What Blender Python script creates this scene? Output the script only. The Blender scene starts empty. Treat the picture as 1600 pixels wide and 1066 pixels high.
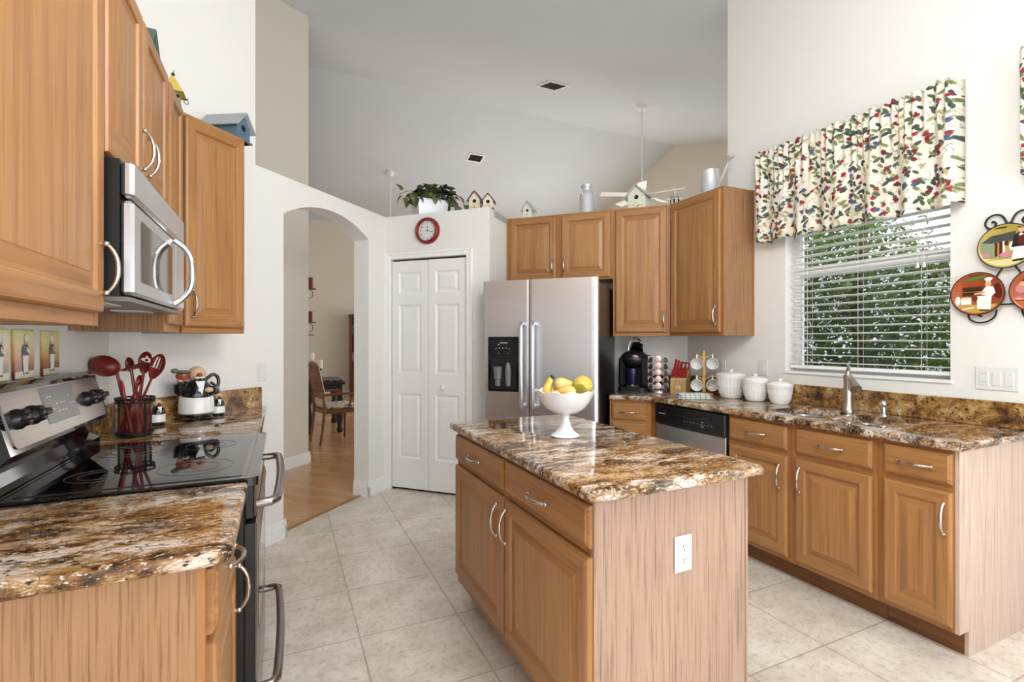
import bpy, math, random
from math import sin, cos, pi, radians, sqrt
from mathutils import Vector, Matrix, noise
random.seed(7)
SC = bpy.context.scene
COL = SC.collection
S2 = sqrt(.5)

# ------------------------------------------------------------------ camera, light, exposure
cd = bpy.data.cameras.new('camera'); cam = bpy.data.objects.new('camera', cd); COL.objects.link(cam)
cd.sensor_width = 36; cd.lens = 36*769.5/1600; cd.clip_start = .05
cam.location = (0, 0, 1.332); cam.rotation_euler = (pi/2, 0, -radians(24.91))
SC.camera = cam
SC.view_settings.view_transform = 'Standard'; SC.view_settings.look = 'None'
SC.view_settings.exposure = 0.02; SC.view_settings.gamma = 1
w = bpy.data.worlds.new('sky'); SC.world = w; w.use_nodes = True
w.node_tree.nodes['Background'].inputs[0].default_value = (.86, .93, 1, 1)
w.node_tree.nodes['Background'].inputs[1].default_value = 1.7
def area(name, loc, rot, sx, sy, power, color=(1, 1, 1)):
    l = bpy.data.lights.new(name, 'AREA'); l.shape = 'RECTANGLE'; l.size = sx; l.size_y = sy
    l.energy = power; l.color = color
    o = bpy.data.objects.new(name, l); COL.objects.link(o); o.location = loc; o.rotation_euler = rot
    return o
area('assumed_rear_daylight', (1.3, -2.5, 1.35), (pi/2, 0, 0), 3.6, 2.3, 58, (.95, .975, 1))          # unseen panel for assumed daylight from behind the camera, no doors built
area('sink_side_fill', (3.1, -.9, 1.5), (pi/2, 0, pi/2), 2.0, 1.7, 26, (.95, .975, 1))        # added light panel out of view, along a solid stretch of the sink wall
pl = bpy.data.lights.new('kitchen_fill_light', 'POINT'); pl.energy = 105; pl.shadow_soft_size = .42; pl.color = (1, .985, .96)
po = bpy.data.objects.new('kitchen_fill_light', pl); COL.objects.link(po); po.location = (1.05, .55, 2.75)      # added point light out of view, brightens upper walls and ceiling
area('great_room_fill', (7.6, 9.0, 1.3), (pi/2, 0, pi/2), 3.6, 2.3, 155, (.88, .95, 1))         # added unseen panel that brightens the great room
area('dining_fill', (4.6, 11.6, 1.4), (pi/2, 0, pi), 2.4, 1.9, 100, (1, .985, .96))               # extra unseen light lifting the dining end, no window there

sl = bpy.data.lights.new('sun', 'SUN'); sl.energy = 4.0; sl.angle = radians(2); so_ = bpy.data.objects.new('sun', sl); COL.objects.link(so_)
from mathutils import Vector as _V
so_.rotation_euler = _V((-.25, .55, -.95)).to_track_quat('-Z', 'Y').to_euler()
# ------------------------------------------------------------------ helpers
def lin(c):
    if isinstance(c, str): c = [int(c[i:i+2], 16) for i in (0, 2, 4)]
    return tuple((x/255/12.92 if x/255 <= .04045 else ((x/255+.055)/1.055)**2.4) for x in c)
_m = {}
def mat(name, c, rough=.5, metal=0, spec=.5, coat=0, trans=0, emit=0):
    if name in _m: return _m[name]
    m = bpy.data.materials.new(name); m.use_nodes = True; b = m.node_tree.nodes['Principled BSDF']
    b.inputs['Base Color'].default_value = (*lin(c), 1); b.inputs['Roughness'].default_value = rough
    b.inputs['Metallic'].default_value = metal; b.inputs['Specular IOR Level'].default_value = spec
    b.inputs['Coat Weight'].default_value = coat; b.inputs['Transmission Weight'].default_value = trans
    if emit: b.inputs['Emission Color'].default_value = (*lin(c), 1); b.inputs['Emission Strength'].default_value = emit
    _m[name] = m
    # a faint procedural mottling so that no surface is perfectly even
    return m
class NT:
    def __init__(s, m): s.t = m.node_tree; s.b = s.t.nodes['Principled BSDF']; s.out = s.t.nodes['Material Output']
    def n(s, typ, **k):
        o = s.t.nodes.new(typ)
        for a, v in k.items(): setattr(o, a, v)
        return o
    def l(s, a, b): s.t.links.new(a, b)
    def coord(s, scale=(1, 1, 1), rot=(0, 0, 0), loc=(0, 0, 0), rnd=False, src='Object'):
        tc = s.n('ShaderNodeTexCoord'); mp = s.n('ShaderNodeMapping')
        mp.inputs['Scale'].default_value = scale; mp.inputs['Rotation'].default_value = rot; mp.inputs['Location'].default_value = loc
        o = tc.outputs[src]
        if rnd:
            oi = s.n('ShaderNodeObjectInfo'); mu = s.n('ShaderNodeMath', operation='MULTIPLY'); mu.inputs[1].default_value = 37.3
            s.l(oi.outputs['Random'], mu.inputs[0]); va = s.n('ShaderNodeVectorMath', operation='ADD')
            s.l(o, va.inputs[0]); s.l(mu.outputs[0], va.inputs[1]); o = va.outputs[0]
        s.l(o, mp.inputs[0]); return mp.outputs[0]
    def noise(s, v, sc=1, det=2, rough=.5, dist=0):
        o = s.n('ShaderNodeTexNoise'); o.inputs['Scale'].default_value = sc; o.inputs['Detail'].default_value = det
        o.inputs['Roughness'].default_value = rough; o.inputs['Distortion'].default_value = dist; s.l(v, o.inputs['Vector']); return o.outputs[0]
    def ramp(s, f, stops, interp='LINEAR'):
        o = s.n('ShaderNodeValToRGB'); r = o.color_ramp; r.interpolation = interp
        while len(r.elements) < len(stops): r.elements.new(.5)
        for e, (p, c) in zip(r.elements, stops): e.position = p; e.color = (*(lin(c) if not isinstance(c, float) else (c, c, c)), 1)
        s.l(f, o.inputs[0]); return o.outputs[0]
    def math(s, op, a, b=None):
        o = s.n('ShaderNodeMath', operation=op)
        for i, x in enumerate((a, b)):
            if x is None: continue
            if isinstance(x, (int, float)): o.inputs[i].default_value = x
            else: s.l(x, o.inputs[i])
        return o.outputs[0]
    def mix(s, f, a, b, mode='MIX'):
        o = s.n('ShaderNodeMix', data_type='RGBA', blend_type=mode)
        if isinstance(f, (int, float)): o.inputs[0].default_value = f
        else: s.l(f, o.inputs[0])
        for i, x in ((6, a), (7, b)):
            if isinstance(x, (str, tuple)): o.inputs[i].default_value = (*lin(x), 1)
            else: s.l(x, o.inputs[i])
        return o.outputs[2]
    def bump(s, h, st=.2, d=.01):
        o = s.n('ShaderNodeBump'); o.inputs['Strength'].default_value = st; o.inputs['Distance'].default_value = d
        s.l(h, o.inputs['Height']); s.l(o.outputs[0], s.b.inputs['Normal'])
    def color(s, c): s.l(c, s.b.inputs['Base Color'])

def oak(name, light, dark, axis='z', rough=.34, across=13, k=6, ring=.6, pore=.5, stretch=.05, line=90):
    """ring: how strong the growth-ring figure reads, pore: how strong the fine grain lines read"""
    m = mat(name, light, rough, spec=.42); t = NT(m)
    a, l_ = across, across*stretch
    sc = {'z': (a, a, l_), 'x': (l_, a, a), 'y': (a, l_, a)}[axis]
    n1 = t.noise(t.coord(sc, rnd=True), .5, 3, .5, .2)
    f = t.math('PINGPONG', t.math('MULTIPLY', n1, k), .5)
    c = t.mix(ring, light, t.ramp(f, [(0, dark), (.10, dark), (.30, light), (.5, light)]))
    q = line
    s3 = {'z': (q, q, q*.022), 'x': (q*.022, q, q), 'y': (q, q*.022, q)}[axis]
    p = t.noise(t.coord(s3, rnd=True), 1, 4, .65)
    c = t.mix(pore, c, t.ramp(p, [(.36, dark), (.50, light), (.62, light)]))
    big = t.noise(t.coord((2.2, 2.2, 1.1), rnd=True), 1, 1)
    c = t.mix(.16, c, t.ramp(big, [(.3, dark), (.7, light)]))
    t.color(c); t.bump(p, .04, .002)
    return m
OAK = oak('oak_vertical', 'b1804f', '855833', line=130); OAKH = oak('oak_horizontal', 'ac7b4a', '815430', 'x', line=130)
OAKF = oak('oak_frame', 'a97443', '845127')
OAKP = oak('oak_end_panel', 'b29480', '78594a', 'z', .42, 42, 7, .55, .8, .018, 170)
OAKE = oak('oak_side_panel', 'a67d59', '754c2a', 'z', .42, 36, 7, .5, .8, .02, 150)
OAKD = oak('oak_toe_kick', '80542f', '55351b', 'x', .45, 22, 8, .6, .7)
WALNUT = oak('dining_wood', '8a5a32', '5d3819', 'z', .35, 14, 6)
BIRCH = oak('block_wood', 'd2a870', 'b0844e', 'z', .45, 26, 8, .4, .3)
DARKW = mat('dark_wood', '2c2320', .35); SHELFW = oak('bookcase_wood', '6d4123', '4a2a17', 'z', .4, 14, 6)

def granite(name):
    m = mat(name, 'b08a60', .055, spec=.55); t = NT(m)
    v = t.coord((7.0, 16.5, 16.5), (0, 0, radians(8)))
    wn = t.n('ShaderNodeTexNoise'); wn.inputs['Scale'].default_value = .45; wn.inputs['Detail'].default_value = 4; t.l(v, wn.inputs[0])
    va = t.n('ShaderNodeVectorMath', operation='MULTIPLY_ADD'); va.inputs[1].default_value = (1.6, 1.6, 1.6); t.l(wn.outputs[1], va.inputs[0]); t.l(v, va.inputs[2])
    wv = va.outputs[0]
    n1 = t.noise(wv, 1.0, 10, .74)
    c = t.ramp(n1, [(.35, '1d1613'), (.40, '402b1c'), (.44, '6b4729'), (.475, '92703f'), (.50, 'b09372'), (.535, 'cbb7a6'), (.60, 'ddcfc5')])
    gz = t.noise(wv, .28, 6, .65); c = t.mix(t.ramp(gz, [(.47, 0.), (.55, .85)]), c, t.ramp(n1, [(.38, '3c2817'), (.45, '80552a'), (.53, 'a3763c'), (.62, 'c4a070')]))
    dk = t.noise(wv, .42, 9, .75); c = t.mix(t.ramp(dk, [(.535, 0.), (.585, .9)]), c, t.ramp(n1, [(.38, '1e1714'), (.5, '4a3626'), (.6, '86796b')]))
    sp = t.noise(t.coord((45, 90, 90)), 1, 5, .7); c = t.mix(t.ramp(sp, [(.385, 1.), (.43, 0.)]), c, '1d1714')
    s2 = t.noise(t.coord((60, 110, 110), loc=(3, 5, 7)), 1, 3, .7); c = t.mix(t.ramp(s2, [(.585, 0.), (.64, .8)]), c, 'dfd3c6')
    vo = t.n('ShaderNodeTexVoronoi'); vo.feature = 'DISTANCE_TO_EDGE'; vo.inputs['Scale'].default_value = 2.1; t.l(wv, vo.inputs['Vector'])
    lt = t.math('MULTIPLY', t.math('LESS_THAN', vo.outputs['Distance'], .022), t.ramp(n1, [(.47, 0.), (.52, .75)])); c = t.mix(lt, c, '3a2c24')
    t.color(c); return m
GRAN = granite('granite')
def speckle():
    m = mat('granite_backsplash', '8a6a45', .08, spec=.5); t = NT(m)
    v = t.coord((1, 1, 1)); n = t.noise(v, 9, 9, .72, .4)
    c = t.ramp(n, [(.33, '2c211a'), (.42, '69492b'), (.49, '9a6f3c'), (.56, 'b4935f'), (.63, 'cdb896')])
    s = t.noise(t.coord((60, 60, 60)), 1, 3, .7); c = t.mix(t.ramp(s, [(.36, .9), (.46, 0.)]), c, '1f1815')
    t.color(c); return m
GRANB = speckle()
def paint(name, c, r=.85, b=.05):
    m = mat(name, c, r, spec=.25); t = NT(m); n = t.noise(t.coord((1, 1, 1)), 130, 3, .6); t.bump(n, b, .002)
    n2 = t.noise(t.coord((1, 1, 1)), .7, 2); t.color(t.ramp(n2, [(.3, c), (.7, tuple(min(255, x*1.02) for x in [int(c[i:i+2], 16) for i in (0, 2, 4)]))])); return m
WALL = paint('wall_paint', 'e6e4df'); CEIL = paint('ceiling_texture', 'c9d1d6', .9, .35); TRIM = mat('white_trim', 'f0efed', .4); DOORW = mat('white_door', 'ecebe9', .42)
HALLW = paint('hall_paint', 'dcd5c9')
def tiles():
    m = mat('floor_tile', 'd4c8bb', .28, spec=.45); t = NT(m)
    g = .4585
    v = t.coord((1, 1, 1), loc=(-.3115+g*20, -2.2955+g*20, 0))
    bt = t.n('ShaderNodeTexBrick'); bt.offset = 0; bt.squash = 1
    bt.inputs['Scale'].default_value = 1; bt.inputs['Brick Width'].default_value = g; bt.inputs['Row Height'].default_value = g
    bt.inputs['Mortar Size'].default_value = .0042; bt.inputs['Mortar Smooth'].default_value = .2; bt.inputs['Bias'].default_value = 0
    bt.inputs['Color1'].default_value = (*lin('ede4d9'), 1); bt.inputs['Color2'].default_value = (*lin('e5dacd'), 1); bt.inputs['Mortar'].default_value = (*lin('c3b8ab'), 1)
    t.l(v, bt.inputs['Vector'])
    n = t.noise(t.coord((1, 1, 1)), 5, 8, .65); n2 = t.noise(t.coord((1, 1, 1)), 34, 6, .75)
    c = t.mix(.55, bt.outputs[0], t.ramp(n, [(.35, 'cfc4b8'), (.62, 'ffffff')]), 'MULTIPLY')
    c = t.mix(.45, c, t.ramp(n2, [(.34, 'a89c90'), (.5, 'ffffff')]), 'MULTIPLY')
    t.color(c); t.bump(t.math('SUBTRACT', 1, bt.outputs[1]), .25, .004); return m
TILE = tiles()
def planks():
    m = mat('laminate_floor', 'bd8a55', .22, spec=.5); t = NT(m)
    v = t.coord((1, 1, 1), (0, 0, radians(45)))
    bt = t.n('ShaderNodeTexBrick'); bt.offset = .37; bt.inputs['Scale'].default_value = 1; bt.inputs['Brick Width'].default_value = .62; bt.inputs['Row Height'].default_value = .095
    bt.inputs['Mortar Size'].default_value = .0012; bt.inputs['Color1'].default_value = (*lin('d4a876'), 1); bt.inputs['Color2'].default_value = (*lin('c3925f'), 1); bt.inputs['Mortar'].default_value = (*lin('8b5d34'), 1)
    t.l(v, bt.inputs['Vector']); n = t.noise(t.coord((3, 40, 10), (0, 0, radians(45))), 1, 4, .6)
    t.color(t.mix(.4, bt.outputs[0], t.ramp(n, [(.3, 'a87a50'), (.7, 'ffffff')]), 'MULTIPLY')); return m
PLANK = planks()
def steel(name, c='d3d4d7', rough=.30, sc=(1.2, 1.2, 160), metal=.94, aniso=.75):
    m = mat(name, c, rough, metal); t = NT(m); n = t.noise(t.coord(sc), 1, 2, .5)
    t.color(t.mix(.06, c, t.ramp(n, [(.3, '8a8886'), (.7, 'ffffff')])))
    if aniso: tg = t.n('ShaderNodeTangent', direction_type='RADIAL', axis='Z'); t.l(tg.outputs[0], t.b.inputs['Tangent']); t.b.inputs['Anisotropic'].default_value = aniso
    return m
STEEL = steel('brushed_steel'); STEELD = steel('range_steel', '978d86', .27, aniso=0); NICKEL = mat('satin_nickel', 'c9c4bc', .25, 1); CHROME = mat('chrome', 'd8d8d8', .1, 1)
SINKS = mat('sink_steel', 'c4c6c8', .22, 1); GALV = steel('galvanized_tin', 'd6d9db', .45, (30, 30, 30), .55, 0); IRON = mat('wrought_iron', '201d1c', .5, .3)
BLACK = mat('gloss_black', '0c0c0d', .07, coat=.3); BLACKM = mat('matte_black', '161617', .4); GLASSB = mat('ceramic_glass', '0a0a0b', .03, spec=.7); BLACKP = mat('black_plastic', '1b1b1d', .28)
GREYP = mat('grey_plastic', '6d6b69', .3); WHITEC = mat('white_ceramic', 'f2f1ee', .12, coat=.4); MILK = mat('milk_glass', 'f3f4f6', .1, coat=.5); PLATEW = mat('white_plastic', 'dfdedb', .35)
RED = mat('red_nylon', '76221a', .32); REDP = mat('red_plastic', 'a3121a', .3); CLOCKR = mat('clock_red', '851917', .3); GAP = mat('slot_dark', '141210', .8)
def leafmat(name, a, b, rough=.5):
    m = mat(name, a, rough, spec=.3); t = NT(m); n = t.noise(t.coord((1, 1, 1)), 6, 3); t.color(t.ramp(n, [(.35, a), (.65, b)]))
    t.b.inputs['Subsurface Weight'].default_value = 0; return m
LEAF = leafmat('pothos_leaf', '34402a', '808a55'); TREEL = leafmat('tree_leaf', '33482a', '6d8748', .45)
_t = NT(TREEL); _tr = _t.n('ShaderNodeBsdfTranslucent'); _tr.inputs[0].default_value = (*lin('7f9c4a'), 1); _mx = _t.n('ShaderNodeMixShader'); _mx.inputs[0].default_value = .25; _t.l(_t.b.outputs[0], _mx.inputs[1]); _t.l(_tr.outputs[0], _mx.inputs[2]); _t.l(_mx.outputs[0], _t.out.inputs[0]); BARK = mat('bark', '5b4a3c', .9)

class MB:
    def __init__(s): s.v = []; s.f = []; s.m = []; s.sm = []
    def add(s, vs, fs, m=0, smooth=False, M=None):
        o = len(s.v)
        s.v += [tuple(M @ Vector(p)) for p in vs] if M is not None else [tuple(p) for p in vs]
        for f in fs: s.f.append([i+o for i in f]); s.m.append(m); s.sm.append(smooth)
        return s
    def box(s, x0, y0, z0, x1, y1, z1, m=0, b=0, M=None):
        x0, x1 = sorted((x0, x1)); y0, y1 = sorted((y0, y1)); z0, z1 = sorted((z0, z1))
        if b <= 0:
            vs = [(x, y, z) for z in (z0, z1) for y in (y0, y1) for x in (x0, x1)]
            return s.add(vs, [(0, 2, 3, 1), (4, 5, 7, 6), (0, 1, 5, 4), (2, 6, 7, 3), (0, 4, 6, 2), (1, 3, 7, 5)], m, False, M)
        b = min(b, (x1-x0)*.45, (y1-y0)*.45, (z1-z0)*.45)
        c = ((x0+x1)/2, (y0+y1)/2, (z0+z1)/2); h = ((x1-x0)/2, (y1-y0)/2, (z1-z0)/2)
        vs = []; idx = {}
        for sx in (-1, 1):
            for sy in (-1, 1):
                for sz in (-1, 1):
                    for a in range(3):
                        d = [h[0]-b, h[1]-b, h[2]-b]; d[a] = h[a]
                        idx[(sx, sy, sz, a)] = len(vs); vs.append((c[0]+sx*d[0], c[1]+sy*d[1], c[2]+sz*d[2]))
        fs = []
        for a in range(3):
            o = [i for i in range(3) if i != a]
            for sg in (-1, 1):
                q = []
                for p in ((-1, -1), (1, -1), (1, 1), (-1, 1)):
                    t = [0, 0, 0]; t[a] = sg; t[o[0]] = p[0]; t[o[1]] = p[1]; q.append(idx[(*t, a)])
                fs.append(q)
                for sg2 in (-1, 1):
                    if sg > 0 or True:
                        pass
        for a in range(3):
            o = [i for i in range(3) if i != a]
            for s1 in (-1, 1):
                for s2 in (-1, 1):
                    t = [0, 0, 0]; t[o[0]] = s1; t[o[1]] = s2; q = []
                    for sa, ax in ((-1, o[0]), (1, o[0]), (1, o[1]), (-1, o[1])):
                        t2 = list(t); t2[a] = sa; q.append(idx[(*t2, ax)])
                    fs.append(q)
        for sx in (-1, 1):
            for sy in (-1, 1):
                for sz in (-1, 1): fs.append([idx[(sx, sy, sz, a)] for a in range(3)])
        return s.add(vs, fs, m, False, M)
    def tube(s, P, r, n=8, m=0, caps=True, closed=False, M=None, flat=1.0):
        P = [Vector(p) for p in P]; k = len(P); R = r if isinstance(r, (list, tuple)) else [r]*k
        vs = []; prev = None
        for i, p in enumerate(P):
            t = (P[(i+1) % k]-P[i-1]) if closed else (P[min(i+1, k-1)]-P[max(i-1, 0)])
            t.normalize()
            if prev is None:
                u = t.orthogonal().normalized() if abs(t.z) > .95 else t.cross(Vector((0, 0, 1))).normalized()
            else:
                u = prev-t*prev.dot(t); u = u.normalized() if u.length > 1e-6 else t.orthogonal().normalized()
            prev = u; w_ = t.cross(u)
            for j in range(n):
                a = 2*pi*j/n; vs.append(p+(u*cos(a)+w_*sin(a)*flat)*R[i])
        fs = [(i*n+j, i*n+(j+1) % n, ((i+1) % k)*n+(j+1) % n, ((i+1) % k)*n+j) for i in range(k if closed else k-1) for j in range(n)]
        s.add(vs, fs, m, True, M)
        if caps and not closed: s.add(vs[:n], [tuple(range(n-1, -1, -1))], m, False, M); s.add(vs[-n:], [tuple(range(n))], m, False, M)
        return s
    def lathe(s, prof, n=24, c=(0, 0, 0), m=0, M=None, rad=None, smooth=True, caps=True):
        vs = []
        for i, (r, z) in enumerate(prof):
            for j in range(n):
                a = 2*pi*j/n; rr, zz = (rad(a, r, z, i) if rad else (r, z)); vs.append((c[0]+rr*cos(a), c[1]+rr*sin(a), c[2]+zz))
        fs = [(i*n+j, i*n+(j+1) % n, (i+1)*n+(j+1) % n, (i+1)*n+j) for i in range(len(prof)-1) for j in range(n)]
        s.add(vs, fs, m, smooth, M)
        if caps and prof[0][0] > 1e-5: s.add(vs[:n], [tuple(range(n-1, -1, -1))], m, False, M)
        if caps and prof[-1][0] > 1e-5: s.add(vs[-n:], [tuple(range(n))], m, False, M)
        return s
    def ball(s, c, r, n=16, k=10, m=0, M=None, rot=None):
        r = r if isinstance(r, (list, tuple)) else (r, r, r); vs = []
        T = Matrix.Translation(c) @ (rot if rot is not None else Matrix.Identity(4))
        if M is not None: T = M @ T
        for i in range(k+1):
            b = pi*i/k
            for j in range(n):
                a = 2*pi*j/n; vs.append((r[0]*sin(b)*cos(a), r[1]*sin(b)*sin(a), -r[2]*cos(b)))
        fs = [(i*n+j, i*n+(j+1) % n, (i+1)*n+(j+1) % n, (i+1)*n+j) for i in range(k) for j in range(n)]
        return s.add(vs, fs, m, True, T)
    def prism(s, poly, z0, z1, m=0, M=None, ztop=None, smooth=False):
        n = len(poly); vs = [(x, y, z0) for x, y in poly]+[(x, y, ztop(x, y) if ztop else z1) for x, y in poly]
        fs = [tuple(range(n-1, -1, -1)), tuple(range(n, 2*n))]
        s.add(vs, fs, m, False, M)
        return s.add(vs, [(i, (i+1) % n, n+(i+1) % n, n+i) for i in range(n)], m, smooth, M)
    def slab(s, poly, z0, z1, r=.012, m=0):
        rings = []; k = 5; h = z1-z0
        prof = [(r, z0)]+[(r-r*sin(a*pi/2/k), z0+r-r*cos(a*pi/2/k)) for a in range(1, k+1)]
        prof += [(r-r*cos(a*pi/2/k), z1-r+r*sin(a*pi/2/k)) for a in range(0, k+1)]
        n = len(poly)
        for ins, z in prof: rings.append([(x, y, z) for x, y in inset(poly, ins)])
        vs = [p for q in rings for p in q]
        s.add(vs, [(i*n+j, i*n+(j+1) % n, (i+1)*n+(j+1) % n, (i+1)*n+j) for i in range(len(rings)-1) for j in range(n)], m, True)
        s.add(rings[0], [tuple(range(n-1, -1, -1))], m); return s.add(rings[-1], [tuple(range(n))], m)
    def build(s, name, mats, parent=None):
        me = bpy.data.meshes.new(name); me.from_pydata(s.v, [], s.f)
        for x in (mats if isinstance(mats, (list, tuple)) else [mats]): me.materials.append(x)
        me.polygons.foreach_set('material_index', s.m); me.polygons.foreach_set('use_smooth', s.sm)
        import bmesh
        bm = bmesh.new(); bm.from_mesh(me); bmesh.ops.remove_doubles(bm, verts=bm.verts, dist=1e-6)
        bmesh.ops.recalc_face_normals(bm, faces=bm.faces); bm.to_mesh(me); bm.free()
        if any(s.sm) and not all(s.sm): 
            try: me.set_sharp_from_angle(angle=radians(45))
            except Exception: pass
        o = bpy.data.objects.new(name, me); COL.objects.link(o)
        if parent: o.parent = parent
        return o
def inset(poly, d):
    n = len(poly); A = sum(poly[i][0]*poly[(i+1) % n][1]-poly[(i+1) % n][0]*poly[i][1] for i in range(n)); sg = 1 if A > 0 else -1; out = []
    for i in range(n):
        p0, p, p1 = Vector(poly[i-1]), Vector(poly[i]), Vector(poly[(i+1) % n])
        a = (p-p0).normalized(); b = (p1-p).normalized(); na = Vector((-a.y, a.x))*sg; nb = Vector((-b.y, b.x))*sg
        q = (na+nb)/max(.2, 1+na.dot(nb)); out.append((p.x+q.x*d, p.y+q.y*d))
    return out
def rounded(poly, r, k=4):
    out = []; n = len(poly); rs = r if isinstance(r, (list, tuple)) else [r]*n
    for i in range(n):
        p0, p, p1 = Vector(poly[i-1]), Vector(poly[i]), Vector(poly[(i+1) % n]); rr = rs[i]
        if rr <= 0: out.append(tuple(p)); continue
        a = (p0-p).normalized(); b = (p1-p).normalized(); A, B = p+a*rr, p+b*rr
        for j in range(k+1):
            t = j/k; q = A*(1-t)**2+p*2*t*(1-t)+B*t*t; out.append(tuple(q))
    return out
def smooth(P, k=5):
    P = [Vector(p) for p in P]; out = []
    for i in range(len(P)-1):
        p0, p1, p2, p3 = P[max(i-1, 0)], P[i], P[i+1], P[min(i+2, len(P)-1)]
        for j in range(k):
            t = j/k; out.append(.5*((2*p1)+(p2-p0)*t+(2*p0-5*p1+4*p2-p3)*t*t+(3*p1-p0-3*p2+p3)*t**3))
    return out+[P[-1]]
def tag(o, label, cat, group=None, kind=None):
    o['label'] = label; o['category'] = cat
    if group: o['group'] = group
    if kind: o['kind'] = kind
    return o
def thing(name, label, cat, loc=(0, 0, 0), rz=0, group=None):
    o = bpy.data.objects.new(name, None); COL.objects.link(o); o.empty_display_size = .05
    o.location = loc; o.rotation_euler = (0, 0, rz); return tag(o, label, cat, group)
def struct(name, mb, m, parent=None, label=None):
    o = mb.build(name, m, parent)
    if not parent:
        o['kind'] = 'structure'; o['label'] = label or name.replace('_', ' '); o['category'] = name.split('_')[0]
    return o
def copy_thing(o, loc, rz=None, label=None):
    c = o.copy(); COL.objects.link(c); c.location = loc
    if rz is not None: c.rotation_euler = (0, 0, rz)
    if label: c['label'] = label
    def rec(a, b):
        for ch in [x for x in KIDS.get(a.name, [])]:
            d = ch.copy(); COL.objects.link(d); d.parent = b; KIDS.setdefault(b.name, []).append(d); rec(ch, d)
    rec(o, c); return c
class _K(dict): pass
KIDS = {}
def index_kids(root):
    for ch in root.children: KIDS.setdefault(root.name, []).append(ch); index_kids(ch)
def UV(u, v, z=0): return ((u+v)*S2, (v-u)*S2, z)       # 45 degree wall frame -> world
def text(s, size, loc, rot, m, parent, name='lettering', ext=.0006):
    c = bpy.data.curves.new(name, 'FONT'); c.body = s; c.size = size; c.extrude = ext; c.align_x = 'CENTER'; c.align_y = 'CENTER'
    c.resolution_u = 3; c.materials.append(m); t = bpy.data.objects.new('t', c); COL.objects.link(t); me = bpy.data.meshes.new_from_object(t.evaluated_get(bpy.context.evaluated_depsgraph_get())); bpy.data.objects.remove(t); me.materials.clear(); me.materials.append(m)
    o = bpy.data.objects.new(name, me); COL.objects.link(o); o.location = loc; o.rotation_euler = rot; o.parent = parent; return o
RW, RL, RD, RC = -pi/2, pi/2, -pi/4, pi/4     # facings: window wall run, left run, pantry/fridge diagonal, arch diagonal
def zc(y): return 5.5715-.29*(8.208-y) if y < 8.208 else 5.5715-.31*(y-8.208)
# ------------------------------------------------------------------ setting
H2 = 2.45
def W(u, v): return UV(u, v)[:2]
WCX = 3.15; LX = -.75
struct('floor', MB().box(-1.2, -2.7, -.06, 3.3, 5.2, 0), TILE, label='beige tile kitchen floor')
fl = MB(); fl.prism([W(-2.676, -1.0), W(-2.676, 4.62), W(0, 4.62), (7.84, 6.7), (7.84, 12.75), (-5, 12.75), (-5, 2.0)], -.055, .003)
struct('floor_dining', fl, PLANK, label='honey laminate floor beyond the archway')
tr = MB(); tr.prism([W(-2.668, 2.602), W(-2.668, 3.537), W(-2.69, 3.537), W(-2.69, 2.602)], 0, .009)
struct('trim_threshold', tr, OAKH, label='threshold strip under the archway')
struct('wall_left', MB().prism([(LX, -2.6), (LX, 2.99), (LX-.12, 2.99), (LX-.12, -2.6)], 0, 0, ztop=lambda x, y: zc(y)+.03), WALL)
# arch wall: full height behind the corner cabinet, 2.45 m beyond, with a segmental arch
ol = [(1.53, 0), (2.602, 0), (2.602, 2.198)]
ch, sag = (3.537-2.602)/2, .132; Rr = (ch*ch+sag*sag)/(2*sag); cv = (2.602+3.537)/2
for i in range(1, 24):
    x = -ch+2*ch*i/24; ol.append((cv+x, 2.198+sag-Rr+sqrt(Rr*Rr-x*x)))
ol += [(3.537, 2.198), (3.537, 0), (3.79, 0), (3.79, H2), (2.373, H2), (2.373, 4.24), (1.53, 4.10)]
a = MB(); n = len(ol)
vs = [UV(-2.6, v, z) for v, z in ol]+[UV(-2.75, v, z) for v, z in ol]
a.add(vs, [tuple(range(n)), tuple(range(2*n-1, n-1, -1))]+[(i, (i+1) % n, n+(i+1) % n, n+i) for i in range(n)])
struct('wall_arch', a, WALL, label='angled wall with the archway')
def bb(pts, name, label, h=.125):                      # baseboard along a path of (x, y, offset side) points
    m = MB()
    for (p, q, nx, ny) in pts:
        for t, z0, z1 in ((.016, 0, h*.68), (.011, h*.68, h*.86), (.006, h*.86, h)):
            m.prism([p, q, (q[0]+nx*t, q[1]+ny*t), (p[0]+nx*t, p[1]+ny*t)], z0, z1)
    return struct(name, m, TRIM, label=label)
bb([(W(-2.6, 2.36), W(-2.6, 2.618), S2, -S2), (W(-2.584, 2.602), W(-2.75, 2.602), S2, S2)], 'baseboard_arch_left', 'white baseboard at the left foot of the arch')
bb([(W(-2.6, 3.521), W(-2.6, 3.79), S2, -S2), (W(-2.584, 3.537), W(-2.75, 3.537), -S2, -S2)], 'baseboard_arch_right', 'white baseboard at the right foot of the arch')
# pantry walls
p = MB()
def vw(u0, u1, z0, z1, v0=3.79, v1=3.89, mb=None):
    (mb or p).prism([W(u0, v0), W(u1, v0), W(u1, v1), W(u0, v1)], z0, z1)
vw(-2.6, -2.545, 0, 2.065); vw(-1.795, -1.585, 0, 2.065); vw(-2.6, -1.585, 2.065, H2)
struct('wall_pantry', p, WALL, label='pantry wall holding the bifold door')
p = MB(); vw(-1.685, -1.585, 0, H2, 3.89, 4.49); struct('wall_pantry_side', p, WALL)
p = MB(); vw(-2.6, -1.585, H2-.06, H2, 3.892, 4.75); struct('ceiling_pantry', p, WALL, label='plant ledge on top of the pantry')
p = MB(); vw(-2.6, -1.7, 0, 2.39, 4.45, 4.5); struct('wall_pantry_back', p, WALL)
p = MB(); vw(-1.685, -.02, 0, 2.43, 4.49, 4.6); struct('wall_back', p, WALL, label='angled wall behind the fridge')
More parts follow.
